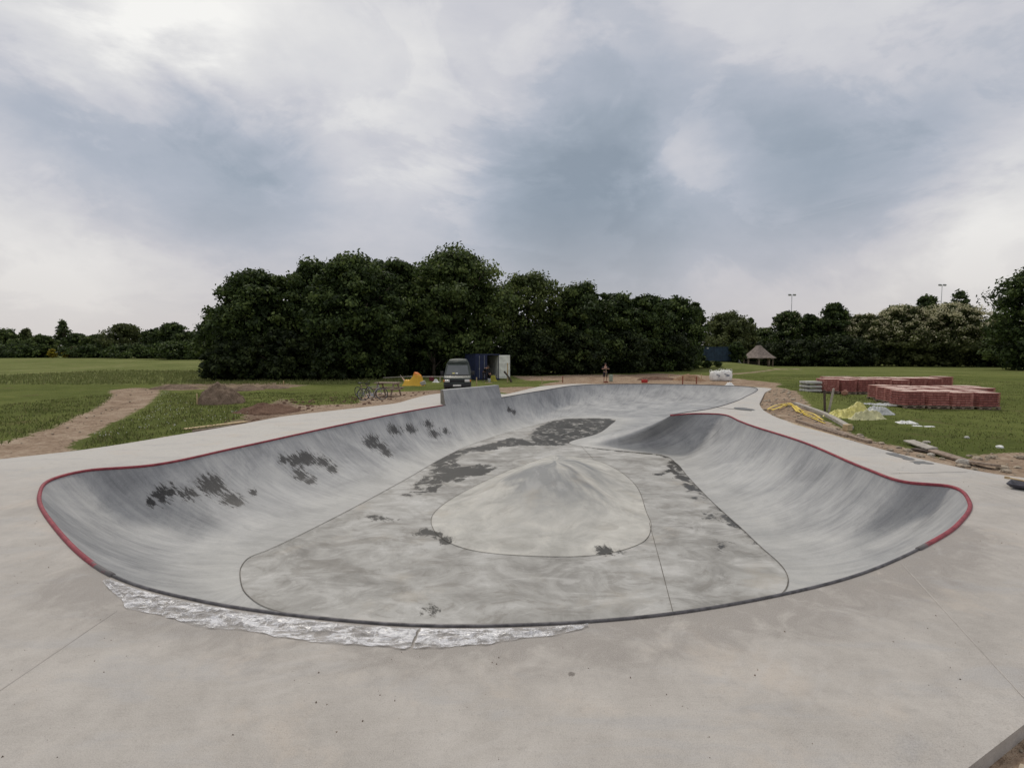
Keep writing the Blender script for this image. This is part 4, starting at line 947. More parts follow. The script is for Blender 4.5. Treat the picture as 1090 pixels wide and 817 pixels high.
# ------------------------------------------------------------------ van
M['van'] = simple('dark_green_paint', (.030, .040, .035), .5, 0, .12, 3, 0, .3)
M['glass'] = simple('dark_glass', (.09, .10, .105), .2, 0, .1, 2, 0, .5)
M['black'] = simple('black_plastic', (.018, .018, .02), .6)
M['rubber'] = simple('tyre_rubber', (.02, .02, .02), .85)
M['lens'] = simple('headlight_glass', (.62, .62, .60), .15, 0, .2, 20)
M['white'] = simple('white_plate', (.62, .62, .60), .5)
pV = gd(486.5, 34.2); van = empty('camper_van', pV, R(4), 'dark green camper van with raised roof parked behind the raised bowl extension', 'van')
def hw(z): return np.interp(z, [.25, .55, 1.05, 1.2, 1.9, 2.0, 2.22], [.86, .92, .92, .90, .76, .72, .60])
profV = [(0.08, .34), (0.0, .42), (-.02, .62), (.03, .86), (.12, .99), (.50, 1.13), (.86, 1.50), (1.16, 1.84), (1.25, 1.90), (1.24, 1.98), (1.42, 2.13), (1.9, 2.21), (4.1, 2.20), (4.5, 2.10), (4.62, 1.90), (4.74, 1.1), (4.76, .6), (4.7, .34)]
vs = []; NP = len(profV); cols = [-1, -.93, -.6, 0, .6, .93, 1]
for y, z in profV:
    for c in cols:
        crown_ = .06 * (1 - c * c) if z > 1.9 else 0.0; bow = .10 * (c * c) if y < 1.3 else 0
        rd = .0 if abs(c) < 1 else (.05 if y < .3 else 0.02)
        vs.append((c * hw(z) * (1 if abs(c) < 1 else 1.0), y + bow + rd, z + crown_ - (.03 if abs(c) == 1 and z > 2.05 else 0)))
nc = len(cols); fs = [(i * nc + k, i * nc + k + 1, (i + 1) * nc + k + 1, (i + 1) * nc + k) for i in range(NP - 1) for k in range(nc - 1)]
fs += [(k, (NP - 1) * nc + k, (NP - 1) * nc + k + 1, k + 1) for k in range(nc - 1)]
fs += [tuple(i * nc for i in range(NP)), tuple(i * nc + nc - 1 for i in range(NP))[::-1]]
mb = MB(); mb.add(vs, fs); mb.build('body', M['van'], van, False, .02)
def panel(c0, c1, a, b_, off=.012):   # quad on the sloped front
    (ya, za), (yb, zb) = a, b_; n = Vector((0, -(zb - za), (yb - ya))); n.normalize(); o_ = []
    for (y, z) in (a, b_):
        for c in np.linspace(c0, c1, 9):
            o_.append((c * hw(z), y + .10 * c * c + n.y * off, z + n.z * off))
    return o_, [(k, k + 1, 9 + k + 1, 9 + k) for k in range(8)]
vs, fs = panel(-.86, .86, (.545, 1.175), (1.13, 1.81)); o = MB().add(vs, fs).build('windscreen', M['glass'], van); 
vs, fs = panel(-.92, .92, (.50, 1.125), (.56, 1.19), .018); MB().add(vs, fs).build('wiper_tray', M['black'], van)
for s_ in (-1, 1):
    MB().tube([(s_ * .12 - .1, .57, 1.20), (s_ * .12 + .42, .80, 1.40)], .012, 5).build('wiper', M['black'], van)
    hb = MB(); hb.box((s_ * .66, .055, .80), (.34, .12, .17), Euler((0, 0, s_ * R(12)))); hb.build('headlight', M['lens'], van, bevel=.03)
    MB().box((s_ * .86, .13, .80), (.10, .14, .15), Euler((0, 0, s_ * R(40)))).build('indicator', simple('amber_lens', (.5, .2, .03), .3), van, bevel=.02)
    mr = MB(); mr.box((s_ * 1.06, .95, 1.28), (.20, .10, .26)); mr.tube([(s_ * .85, .98, 1.2), (s_ * 1.0, .96, 1.24)], .025, 6); mr.build('mirror', M['black'], van, bevel=.03)
    MB().add([(s_ * (hw(1.2) + .012), .95, 1.22), (s_ * (hw(1.2) + .012), 1.85, 1.22), (s_ * (hw(1.8) + .012), 1.85, 1.78), (s_ * (hw(1.8) + .012), 1.35, 1.78)], [(0, 1, 2, 3)]).build('side_window', M['glass'], van)
    MB().add([(s_ * (hw(1.2) + .012), 2.0, 1.22), (s_ * (hw(1.2) + .012), 4.4, 1.22), (s_ * (hw(1.8) + .012), 4.3, 1.78), (s_ * (hw(1.8) + .012), 2.0, 1.78)], [(0, 1, 2, 3)]).build('side_window', M['glass'], van)
    for y in (.85, 3.75):
        wh = MB(); wh.lathe([(.20, -.09), (.315, -.10), (.33, -.06), (.33, .06), (.315, .10), (.20, .09)], (s_ * .80, y, .33), 24, 'x'); wo_ = wh.build('wheel', M['rubber'], van, True)
        MB().lathe([(.05, -.095), (.19, -.10), (.19, .10), (.05, .095)], (s_ * .805, y, .33), 18, 'x').build('rim', M['steel2'], wo_)
g_ = MB()
for z in (.74, .79, .84): g_.box((0, -.0 + .02, z), (.96, .06, .03))
g_.box((0, .04, .79), (1.0, .06, .17)); g_.build('grille', M['black'], van)
MB().box((0, -.05, .50), (1.80, .16, .24)).box((0, .02, .36), (1.6, .14, .10)).build('bumper', M['black'], van, bevel=.05)
MB().box((0, -.15, .50), (.54, .02, .12)).build('number_plate', M['white'], van)
MB().box((-.30, .72, 1.245), (.16, .12, .03), Euler((R(20), 0, 0))).build('paper', simple('yellow_paper', (.6, .55, .2), .7), van)
for i_, c in enumerate((-.30, -.05)):
    vs, fs = panel(c - .09, c + .09, (.60, 1.235), (.665, 1.31), .02); MB().add(vs, fs).build('windscreen_paper', M['lens'] if i_ else bpy.data.materials['yellow_paper'], van)

# ------------------------------------------------------------------ draped sheets and bags
def crumple(name, p, outline, hfun, m, label, cat, amp=.05, fr=3.0, res=.07, parent=None, seed=0):
    xs_ = [q[0] for q in outline]; ys_ = [q[1] for q in outline]
    gx, gy = np.meshgrid(np.arange(min(xs_), max(xs_) + res, res), np.arange(min(ys_), max(ys_) + res, res)); idx = np.arange(gx.size).reshape(gx.shape)
    sd = sdist(gx, gy, outline); vs = []
    for a, b_, s_ in zip(gx.ravel(), gy.ravel(), sd.ravel()):
        e = max(0, min(1, s_ / .25)); e = e * e * (3 - 2 * e); rid = 1 - abs(fbm(a * fr, b_ * fr, seed)) * 2
        z = max(0.005, (hfun(a, b_) * e + amp * (rid * e + .1) + .25 * amp * fbm(a * fr * 4, b_ * fr * 4, seed)))
        vs.append((a + .3 * amp * fbm(a * fr, b_ * fr, 7), b_, z if s_ > 0 else -.02))
    ok = (sd > -.05); q = [(idx[j, i], idx[j, i + 1], idx[j + 1, i + 1], idx[j + 1, i]) for j in range(gx.shape[0] - 1) for i in range(gx.shape[1] - 1) if ok[j, i] and ok[j, i + 1] and ok[j + 1, i + 1] and ok[j + 1, i]]
    used = sorted({i for f in q for i in f}); mp_ = {o: n for n, o in enumerate(used)}
    o = mesh_obj(name, [vs[i] for i in used], [tuple(mp_[i] for i in f) for f in q], m, parent, False); o.location = p
    if label: tag(o, label, cat)
    return o
# orange and yellow sheet
def m_two(name, a, b_, axis_=2, lo=0, hi=1, rough=.5):
    m, t, b = mat(name); g = t.new('ShaderNodeTexCoord').outputs['Object']; sx = t.new('ShaderNodeSeparateXYZ'); t.put(sx.inputs[0], g)
    f = t.sstep(t.math('ADD', sx.outputs[axis_], t.math('MULTIPLY', t.math('SUBTRACT', t.noise(g, 1.6, 3), .5), 1.4)), lo, hi)
    t.put(b.inputs['Base Color'], t.mix(f, a, b_)); b.inputs['Roughness'].default_value = rough; return m
M['orange'] = m_two('orange_yellow_sheet', (.72, .42, .03), (.72, .20, .03), 2, .50, 1.05)
pO = gat(440.5, 410); pO.z -= .02
big_sheet = empty('plastic_sheet', pO, 0, 'orange and yellow plastic sheet draped over a heap left of the van', 'plastic sheet')
def hO(x, y): return (np.interp(x, [-1, -.7, -.35, -.1, .12, .4, .68, .85, 1.0], [.24, .42, .36, .62, 1.08, .95, .70, .30, .1]) * math.exp(-(y / .62) ** 4))
crumple('sheet', (0, 0, 0), [(-.95, -.45), (-.5, -.62), (0, -.55), (.5, -.62), (.88, -.35), (.85, .5), (.2, .7), (-.7, .6)], hO, M['orange'], None, None, .11, 2.2, .06, big_sheet, 3)
M['pink'] = simple('pale_pink_cloth', (.55, .42, .38), .8, 0, .2, 4, .3)
vs = []; 
for i in range(9):
    for j in range(7):
        u, v = i / 8, j / 6; x = -.62 - .38 * v + .18 * u - .0 * u; z = .06 + .85 * v * (1 - .25 * u) * (.55 + .45 * (1 - u)); vs.append((x + .05 * math.sin(u * 7 + v * 4), -.35 + .55 * u + .05 * math.sin(v * 9), max(.02, z)))
o = MB().add(vs, [(i * 7 + j, i * 7 + j + 1, (i + 1) * 7 + j + 1, (i + 1) * 7 + j) for i in range(8) for j in range(6)]).build('turned_flap', M['pink'], big_sheet, True); o.modifiers.new('s', 'SOLIDIFY').thickness = .02
MB().box((.78, -.25, .22), (.5, .35, .34), Euler((0, R(-18), .2))).build('grey_lining', simple('grey_lining', (.42, .40, .36), .8), big_sheet, bevel=.08)
# small things beside it
p = gat(459.5, 405.5); MB().box((0, 0, .22), (.42, .35, .42)).box((0, 0, .45), (.2, .2, .08)).build('bag', simple('dark_red_cloth', (.14, .02, .035), .8), None, bevel=.08)
o = COL.objects['bag']; o.location = p; tag(o, 'small dark red bag on the grass left of the van', 'bag')
o = crumple('carrier_bag', gat(464, 407), [(-.35, -.2), (.3, -.25), (.4, .1), (0, .25), (-.3, .2)], lambda x, y: .32 * math.exp(-(x / .22) ** 2 - (y / .2) ** 2), simple('white_bag_plastic', (.62, .62, .6), .45), 'small crumpled white bag lying on the grass left of the van', 'bag', .06, 6, .04)
p = gd(437, 46.5); q = gd(472, 46.5)
o = MB().box(((q.x - p.x) / 2, 0, .50), (abs(q.x - p.x), .22, .06)).box((.3, 0, .22), (.08, .2, .5)).box((q.x - p.x - .3, 0, .22), (.08, .2, .5)).box((-1.2, 0, .46), (2.6, .18, .05), Euler((0, R(-3), 0))).build('plank_bench', M['greywood']); o.location = p
tag(o, 'long pale plank resting on low supports behind the orange sheet', 'plank')

# ------------------------------------------------------------------ picnic table and bicycles
pP = gat(411, 420.5); pt = empty('picnic_table', gat(413, 421.5), R(-14), 'weathered wooden picnic table with two bicycles leaning on it', 'picnic table')
pt.scale = (1.25, 1.1, 1.12); tp = MB(); 
for k in range(5): tp.box((0, -.31 + k * .155, .74), (1.15, .14, .045))
tp.build('tabletop', M['wood'], pt)
for s_ in (-1, 1):
    MB().box((0, s_ * .68, .45), (1.15, .13, .045)).box((0, s_ * .54, .45), (1.15, .12, .045)).build('bench', M['wood'], pt)
    fr = MB(); 
    for sy in (-1, 1): fr.tube([(s_ * .42, sy * .62, 0), (s_ * .42, sy * .22, .73)], .045, 5)
    fr.box((s_ * .42 + .045, 0, .40), (.04, 1.45, .10)); fr.box((s_ * .42 + .045, 0, .69), (.04, .72, .08)); fr.build('trestle', M['wood'], pt)
def bicycle(p, rz, lean, lie, label, fc, name='bicycle'):
    t_ = empty(name, p, rz, label, 'bicycle', 'bicycles at the picnic table'); t_.rotation_euler = (lie, 0, rz) if lie else (lean, 0, rz)
    frm = simple(fc[0], fc[1], .4, .3)
    for x in (-.52, .52):
        wv = MB(); wv.tube([(x + .335 * math.cos(a), 0, .345 + .335 * math.sin(a)) for a in np.linspace(0, 2 * math.pi, 29)[:-1]], .020, 8, closed=True); wl = wv.build('wheel', M['rubber'], t_, True)
        rm = MB(); rm.tube([(x + .305 * math.cos(a), 0, .345 + .305 * math.sin(a)) for a in np.linspace(0, 2 * math.pi, 29)[:-1]], .011, 6, closed=True); rm.build('rim', M['steel2'], wl)
        sp_ = MB()
        for k in range(14): a = k * math.pi / 7; sp_.tube([(x, .02 * (-1) ** k, .345), (x + .30 * math.cos(a), 0, .345 + .30 * math.sin(a))], .0028, 3)
        sp_.tube([(x, -.05, .345), (x, .05, .345)], .022, 8); sp_.build('spoke', M['steel2'], wl)
    f = MB(); A, B, C_, S = (-.52, 0, .345), (-.05, 0, .30), (.36, 0, .72), (-.20, 0, .76)
    f.tube([B, S], .016, 8).tube([S, (.34, 0, .78)], .016, 8).tube([B, C_], .019, 8).tube([A, B], .012, 6).tube([A, S], .011, 6).tube([(.52, 0, .345), (.42, 0, .6), (.34, 0, .86)], .017, 8); f.build('frame', frm, t_, True)
    MB().tube([S, (-.24, 0, .90)], .013, 6).box((-.25, 0, .92), (.25, .13, .05)).build('saddle', M['black'], t_, bevel=.02)
    MB().tube([(.30, -.29, 1.0), (.36, -.12, .97), (.34, 0, .93), (.36, .12, .97), (.30, .29, 1.0)], .013, 7).tube([(.34, 0, .85), (.34, 0, .94)], .015, 6).build('handlebar', M['black'], t_)
    MB().lathe([(.09, -.008), (.09, .008)], (-.05, -.045, .30), 18, 'y').tube([(-.05, -.06, .30), (.05, -.06, .16)], .010, 6).box((.06, -.11, .15), (.09, .10, .02)).tube([(-.05, .06, .30), (-.15, .06, .44)], .010, 6).box((-.16, .11, .45), (.09, .10, .02)).build('crankset', M['steel2'], t_)
    return t_
bicycle(gat(397, 425.5), R(28), R(-9), None, 'bicycle leaning on the left end of the picnic table, nearest the bowl', ('silver_frame', (.25, .25, .27)))
bk = gat(389, 423.5); bicycle(bk, R(-35), R(12), None, 'darker bicycle standing behind the first one, left of the picnic table', ('purple_frame', (.09, .04, .07)))
def stake(px, py, h, m, label, w_=.05, lean=0, name='wooden_stake', cat='stake', group='marker stakes round the site'):
    p = gat(px, py); o = MB().box((0, 0, h / 2 - .05), (w_, w_, h + .1), None, .96).box((0, 0, h + .008), (w_ * .9, w_ * .9, .03), None, .4).build(name, m); o.location = p; o.rotation_euler = (R(lean), R(lean), .4)
    return tag(o, label, cat, group)
stake(210, 430.5, .55, M['palewood'], 'pale stake just left of the biggest dirt heap', .06)
stake(384.5, 416.5, .45, M['palewood'], 'short pale stake behind the bicycles', .06, 4)
stake(302, 410.5, .4, M['palewood'], 'short stake in the grass in front of the wood, left part', .07)
stake(507.3, 411.5, .72, M['palewood'], 'pale yellow stake between the van and the container', .07)
stake(577, 407.5, .5, M['palewood'], 'short pale stake beside the far left end of the deck', .07)
stake(599, 407, .55, M['rust'], 'short rusty stake behind the far lip, left of the standing person', .06)
stake(726.6, 410.2, .78, M['rust'], 'taller rusty stake in front of the sand heap', .06)
stake(741.3, 408.6, .62, M['rust'], 'shorter rusty stake right of the sand heap', .06)
stake(746.5, 403.5, .5, M['palewood'], 'pale stake left of the white bulk bags', .06)
stake(712, 403, .45, M['palewood'], 'short pale stake among the dark soil behind the far lip', .06)
stake(37, 381.5, .9, M['darkwood'], 'dark post at the far left of the meadow', .3); stake(70, 384, 1.0, M['darkwood'], 'dark post in the meadow below the yellow bushes', .22); stake(97, 384, 1.2, M['darkwood'], 'dark post in the meadow right of the small hut', .25)
# tall post with brown jacket-like sacking near the container door
p = gd(540.3, 46.5); pst = empty('marker_post', p, 0, 'tall pale post with a dark brown board leaning on it before the open container door', 'post')
MB().box((0, 0, .85), (.10, .07, 1.8)).build('post', M['palewood'], pst, bevel=.01)
MB().tube([(-.32, -.12, .98), (-.15, -.1, .80), (.12, -.1, .45), (.36, -.1, .02)], [.10, .09, .09, .11], 6).build('brace', M['darkwood'], pst)

# ------------------------------------------------------------------ people
M['skin'] = simple('skin', (.40, .23, .17), .6, 0, .08, 8); M['hair'] = simple('dark_hair', (.03, .022, .018), .8); M['cloth'] = simple('black_cloth', (.014, .013, .018), .9); M['shorts'] = simple('dark_shorts', (.022, .018, .025), .9)
M['shoe'] = simple('grey_shoes', (.16, .13, .12), .7)
def skin(name, joints, bones, m, parent, sub=2):
    me = bpy.data.meshes.new(name); ks = list(joints); me.from_pydata([joints[k][0] for k in ks], [(ks.index(a), ks.index(b_)) for a, b_ in bones], []); me.update(); me.materials.append(m)
    o = bpy.data.objects.new(name, me); COL.objects.link(o); o.parent = parent
    md = o.modifiers.new('skin', 'SKIN'); md.use_smooth_shade = True
    for i, k in enumerate(ks):
        r = joints[k][1]; r = r if isinstance(r, tuple) else (r, r); me.skin_vertices[0].data[i].radius = r
    me.skin_vertices[0].data[0].use_root = True
    o.modifiers.new('sub', 'SUBSURF').levels = sub; o.modifiers['sub'].render_levels = sub
    dg = bpy.context.evaluated_depsgraph_get(); ev = o.evaluated_get(dg); nm = bpy.data.meshes.new_from_object(ev); o.modifiers.clear(); o.data = nm; nm.materials.clear(); nm.materials.append(m)
    for f in nm.polygons: f.use_smooth = True
    return o
def person(p, rz, label, J, bare_legs, extra=None):
    t_ = empty('person', p, rz, label, 'person')
    Jd = {k: (Vector(v[0]), v[1]) for k, v in J.items()}
    bones = [('pelvis', 'waist'), ('waist', 'chest'), ('chest', 'neck'), ('neck', 'head'), ('head', 'crown')]
    for s_ in 'lr': bones += [('chest', 'sh' + s_), ('sh' + s_, 'el' + s_), ('el' + s_, 'wr' + s_), ('wr' + s_, 'hd' + s_), ('pelvis', 'hip' + s_), ('hip' + s_, 'kn' + s_), ('kn' + s_, 'an' + s_), ('an' + s_, 'toe' + s_)]
    for s_ in 'lr':
        w0, h0 = Jd['wr' + s_][0], Jd['hd' + s_][0]; d = (h0 - w0).normalized(); side = d.cross(Vector((0, 0, 1))); side = side.normalized() if side.length > .1 else Vector((1, 0, 0))
        for q in range(5):
            off = side * ((q - 1.5) * .021 if q < 4 else -.045); ln = (.075, .085, .08, .06, .045)[q]
            a = h0 + off - d * (.0 if q < 4 else .05); Jd[f'f{s_}{q}a'] = (a, .010); Jd[f'f{s_}{q}b'] = (a + d * ln * .55 + (side * -.02 if q == 4 else Vector((0, 0, 0))), .009); Jd[f'f{s_}{q}c'] = (a + d * ln - Vector((0, 0, .018)), .007)
            bones += [('hd' + s_, f'f{s_}{q}a'), (f'f{s_}{q}a', f'f{s_}{q}b'), (f'f{s_}{q}b', f'f{s_}{q}c')]
    hd = Jd['head'][0]; fw = Jd['face'][0]; Jd['nose'] = (hd + fw * .105 + Vector((0, 0, -.005)), .014); bones.append(('head', 'nose')); del Jd['face']
    b_ = skin('body', {k: (tuple(v[0]), v[1]) for k, v in Jd.items()}, bones, M['skin'], t_)
    def sub(name, ks, bs, m, grow): return skin(name, {k: (tuple(Jd[k][0]), tuple(np.add(Jd[k][1], grow)) if isinstance(Jd[k][1], tuple) else Jd[k][1] + grow) for k in ks}, bs, m, t_)
    top_k = ['pelvis', 'waist', 'chest', 'shl', 'ell', 'shr', 'elr'] + ([] if bare_legs else ['wrl', 'wrr'])
    bs = [('pelvis', 'waist'), ('waist', 'chest'), ('chest', 'shl'), ('shl', 'ell'), ('chest', 'shr'), ('shr', 'elr')] + ([] if bare_legs else [('ell', 'wrl'), ('elr', 'wrr')])
    sub('shirt', top_k, bs, M['cloth'], .022)
    lk = ['pelvis', 'hipl', 'knl', 'hipr', 'knr'] + ([] if bare_legs else ['anl', 'anr']); bs = [('pelvis', 'hipl'), ('hipl', 'knl'), ('pelvis', 'hipr'), ('hipr', 'knr')] + ([] if bare_legs else [('knl', 'anl'), ('knr', 'anr')])
    sub('shorts' if bare_legs else 'trousers', lk, bs, M['shorts'], .026)
    for s_ in 'lr': sub('shoe', ['an' + s_, 'toe' + s_], [('an' + s_, 'toe' + s_)], M['shoe'], .016)
    c = Jd['head'][0] - fw * .015 + Vector((0, 0, .045)); hm = MB(); hm.lathe([(.01, -.06), (.085, -.05), (.10, 0), (.09, .06), (.055, .10), (.01, .115)], tuple(c), 16); hm.build('hair', M['hair'], t_, True)
    return t_
fd = Vector((0, -1, 0))
st = {'pelvis': ((0, 0, .95), (.14, .10)), 'waist': ((0, 0, 1.10), (.12, .09)), 'chest': ((0, 0, 1.33), (.15, .10)), 'neck': ((0, -.02, 1.49), .055), 'head': ((0, -.04, 1.62), (.08, .095)), 'crown': ((0, -.03, 1.70), .07), 'face': (fd, 0)}
for s_, x in (('l', -1), ('r', 1)):
    st.update({'sh' + s_: ((x * .19, 0, 1.40), .055), 'el' + s_: ((x * .33, -.08, 1.22), .042), 'wr' + s_: ((x * .10, -.30, 1.26), .03), 'hd' + s_: ((x * .045, -.34, 1.27), (.036, .022)),
               'hip' + s_: ((x * .10, 0, .88), .085), 'kn' + s_: ((x * .11, -.02, .48), .058), 'an' + s_: ((x * .11, .02, .09), .038), 'toe' + s_: ((x * .13, -.15, .035), .035)})
pp = gat(644.2, 407.0)
person(pp, 0, 'person in dark top and shorts at the far lip holding a long handled broom', st, True)
br_ = empty('broom', (pp.x, pp.y - .36, pp.z), 0, 'long handled broom held upright by the standing person at the far lip', 'broom')
MB().tube([(0, 0, .06), (0, 0, 1.45)], .016, 8).build('handle', M['palewood'], br_); MB().box((0, 0, .07), (.38, .08, .10)).build('brush', M['rust'], br_, bevel=.01)
bd = {'pelvis': ((0, .12, .90), (.14, .10)), 'waist': ((0.04, .05, 1.04), (.12, .09)), 'chest': ((.18, -.10, 1.20), (.15, .11)), 'neck': ((.28, -.20, 1.29), .055), 'head': ((.38, -.27, 1.34), (.08, .095)), 'crown': ((.44, -.30, 1.36), .07), 'face': (Vector((.6, -.4, -.6)).normalized(), 0)}
for s_, x in (('l', -1), ('r', 1)):
    bd.update({'sh' + s_: ((.18 + x * .10, -.10 + x * .14, 1.24), .055), 'el' + s_: ((.36 + x * .08, -.25 + x * .10, 1.0), .042), 'wr' + s_: ((.50 + x * .06, -.34 + x * .06, .80), .03), 'hd' + s_: ((.54 + x * .05, -.37 + x * .05, .73), (.036, .022)),
               'hip' + s_: ((x * .10, .10, .84), .085), 'kn' + s_: ((x * .14 + .06, -.03, .47), .058), 'an' + s_: ((x * .14, .06, .09), .038), 'toe' + s_: ((x * .15 + .05, -.11, .035), .035)})
person(gd(515.5, 47.6), 0, 'person in black clothes stooping in front of the open blue container', bd, False)
o = crumple('sack', gd(525, 48.2), [(-.4, -.25), (.4, -.25), (.4, .25), (-.4, .25)], lambda x, y: .55 * math.exp(-(x / .34) ** 4 - (y / .3) ** 4), simple('yellow_sack_cloth', (.30, .28, .04), .8), 'dull yellow sack standing in front of the container opening', 'sack', .07, 4, .05)
o = MB().lathe([(.10, 0), (.13, .02), (.15, .30), (.155, .31)], (0, 0, 0), 16).build('bucket', simple('white_bucket_plastic', (.6, .6, .63), .4), None, True); o.location = gd(520.8, 46.8); tag(o, 'white bucket at the feet of the stooping person', 'bucket')
o = MB().box((0, 0, .03), (.62, .2, .04), Euler((0, 0, .1))).build('short_board', M['palewood']); o.location = gd(520, 44.5) + Vector((0, 0, .04)); tag(o, 'short pale board lying on the grass below the stooping person', 'board')

# things behind the far lip
cn = empty('canister', gat(650.3, 406.0), .2, 'pale green canister standing right of the person at the far lip', 'canister')
MB().box((0, 0, .33), (.32, .22, .60)).build('body', simple('pale_green_plastic', (.30, .36, .29), .6), cn, bevel=.05); MB().tube([(-.1, 0, .62), (-.1, 0, .72), (.08, 0, .72), (.08, 0, .62)], .02, 6).build('handle', simple('dark_green_plastic', (.06, .10, .07), .6), cn); MB().lathe([(.04, .6), (.04, .68)], (.12, 0, 0), 10).build('cap', M['black'], cn)
rc = empty('fuel_can', gat(686, 407.4), .3, 'red fuel can lying behind the far lip', 'fuel can')
MB().box((0, 0, .17), (.52, .28, .30)).build('body', simple('red_can_paint', (.42, .035, .03), .45), rc, bevel=.05); MB().tube([(-.14, 0, .33), (-.12, 0, .42), (.10, 0, .42), (.12, 0, .33)], .02, 6).build('handle', M['black'], rc); MB().tube([(.25, 0, .24), (.44, 0, .16)], [.035, .02], 8).build('spout', M['black'], rc)
def heap(name, p, rx, ry, h, m, label, seed=0, cat='heap', group=None, pw=1.0):
    n = 40; vs = []
    for j in range(n + 1):
        for i in range(n + 1):
            u, v = (i / n - .5) * 2.2, (j / n - .5) * 2.2; r = math.hypot(u, v) * (1 + .13 * fbm(u * 1.3, v * 1.3, seed + 4)); z = h * max(0, 1 - r ** 1.7) ** pw if r < 1 else 0
            z *= 1 + .35 * fbm(u * 1.8, v * 1.8, seed); z += .07 * h * fbm(u * 7, v * 7, seed); z += .035 * fbm(u * 20, v * 20, seed) * (r < 1)
            vs.append((u * rx, v * ry, z if r < 1.0 else -.10))
    ok = lambda k: vs[k][2] > -.09 
    fs = [(j * (n + 1) + i, j * (n + 1) + i + 1, (j + 1) * (n + 1) + i + 1, (j + 1) * (n + 1) + i) for j in range(n) for i in range(n)]; fs = [f for f in fs if any(ok(k) for k in f)]
    o = mesh_obj(name, vs, fs, m, None, True); o.location = p + Vector((0, 0, -.02)); bm = bmesh.new(); bm.from_mesh(o.data); bmesh.ops.delete(bm, geom=[v for v in bm.verts if not v.link_faces], context='VERTS'); bm.to_mesh(o.data); bm.free()
    return tag(o, label, cat, group)
M['soil'] = m_soil('brown_soil', (.10, .07, .05), (.26, .195, .145)); M['soilr'] = m_soil('reddish_soil', (.085, .048, .034), (.22, .14, .10)); M['sand'] = m_soil('orange_sand', (.20, .12, .075), (.36, .24, .15))
GM = 'heaps of dug soil left of the bowl'
heap('dirt_heap', gat(235.5, 429), 1.16, 1.1, 1.02, M['soil'], 'biggest and most pointed dirt heap, in the grass left of the bowl', 1, 'dirt heap', GM, .8)
heap('dirt_heap', gat(285, 438), 1.35, 1.2, .38, M['soilr'], 'low crumbly red brown soil heap nearest the bowl edge', 2, 'dirt heap', GM)
heap('dirt_heap', gat(262, 415), 1.3, 1.0, .36, M['soil'], 'small soil heap just behind and right of the biggest heap', 3, 'dirt heap', GM)
heap('dirt_heap', gat(186, 413.5), 1.7, .9, .30, M['soil'], 'flat soil heap beside the far end of the dirt path', 4, 'dirt heap', GM)
heap('dirt_heap', gat(288, 413), 1.5, .7, .22, M['soil'], 'flattest soil heap in front of the wood', 5, 'dirt heap', GM)
heap('sand_heap', gat(733, 405), 1.6, 1.2, .62, M['sand'], 'low orange sand heap behind the far lip of the bowl', 6, 'sand heap')
heap('dirt_heap', gat(700, 404), 2.2, 1.2, .32, M['soilr'], 'long dark soil heap behind the far lip right of the red can', 7, 'dirt heap')
# bulk bags
M['bag'] = simple('white_woven_bag', (.80, .80, .77), .7, 0, .12, 5, .4); M['blueprint'] = simple('grey_blue_print', (.12, .14, .20), .7)
def bulkbag(p, rz, w_, h, label, seed, prn=True):
    t_ = empty('bulk_bag', p, rz, label, 'bulk bag', 'white bulk bags behind the far lip'); n = 24; vs = []; H_ = [0, .05, .25, .5, .75, .92, 1.0, 1.02]
    for k, z in enumerate(H_):
        s_ = [.90, .98, 1.06, 1.07, 1.03, .93, .75, .3][k]
        for i in range(n):
            a = 2 * math.pi * i / n; q = (abs(math.cos(a)) ** 4 + abs(math.sin(a)) ** 4) ** -.25; x, y = math.cos(a) * q * w_ / 2 * s_, math.sin(a) * q * w_ / 2 * s_; j = .06 * fbm(x * 3 + seed, y * 3, z * 3)
            vs.append((x + j, y + j, z * h + (.10 * fbm(x * 4, y * 4, seed) if z > .9 else 0)))
    m = len(H_); mb = MB().add(vs, [(a * n + i, a * n + (i + 1) % n, (a + 1) * n + (i + 1) % n, (a + 1) * n + i) for a in range(m - 1) for i in range(n)] + [tuple(range((m - 1) * n, m * n)), tuple(range(n))[::-1]]); mb.build('sack', M['bag'], t_, True)
    for sx in (-1, 1):
        for sy in (-1, 1): MB().tube([(sx * w_ * .45, sy * w_ * .45, h * .85), (sx * w_ * .42, sy * w_ * .42, h * 1.14), (sx * w_ * .25, sy * w_ * .42, h * 1.16), (sx * w_ * .15, sy * w_ * .45, h * .97)], .022, 5).build('lifting_loop', M['bag'], t_)
    if prn: MB().box((0, -w_ * .545, h * .62), (w_ * .45, .02, h * .07), Euler((0, R(18), 0))).box((.08, -w_ * .545, h * .5), (w_ * .28, .02, h * .06), Euler((0, R(-14), 0))).build('printed_stripe', M['blueprint'], t_)
    return t_
bulkbag(gat(762, 405), .1, .98, .88, 'left one of the two full white bulk bags standing on the grass', 1); bulkbag(gat(771.8, 405.2), -.12, 1.08, .98, 'right and larger one of the two full white bulk bags', 2)
o = crumple('small_bag', gat(776.5, 410), [(-.36, -.24), (.36, -.24), (.36, .24), (-.36, .24)], lambda x, y: .24 * math.exp(-(x / .3) ** 4 - (y / .25) ** 4), M['bag'], 'small white bag lying at the far lip in front of the bulk bags', 'bag', .05, 4, .04)

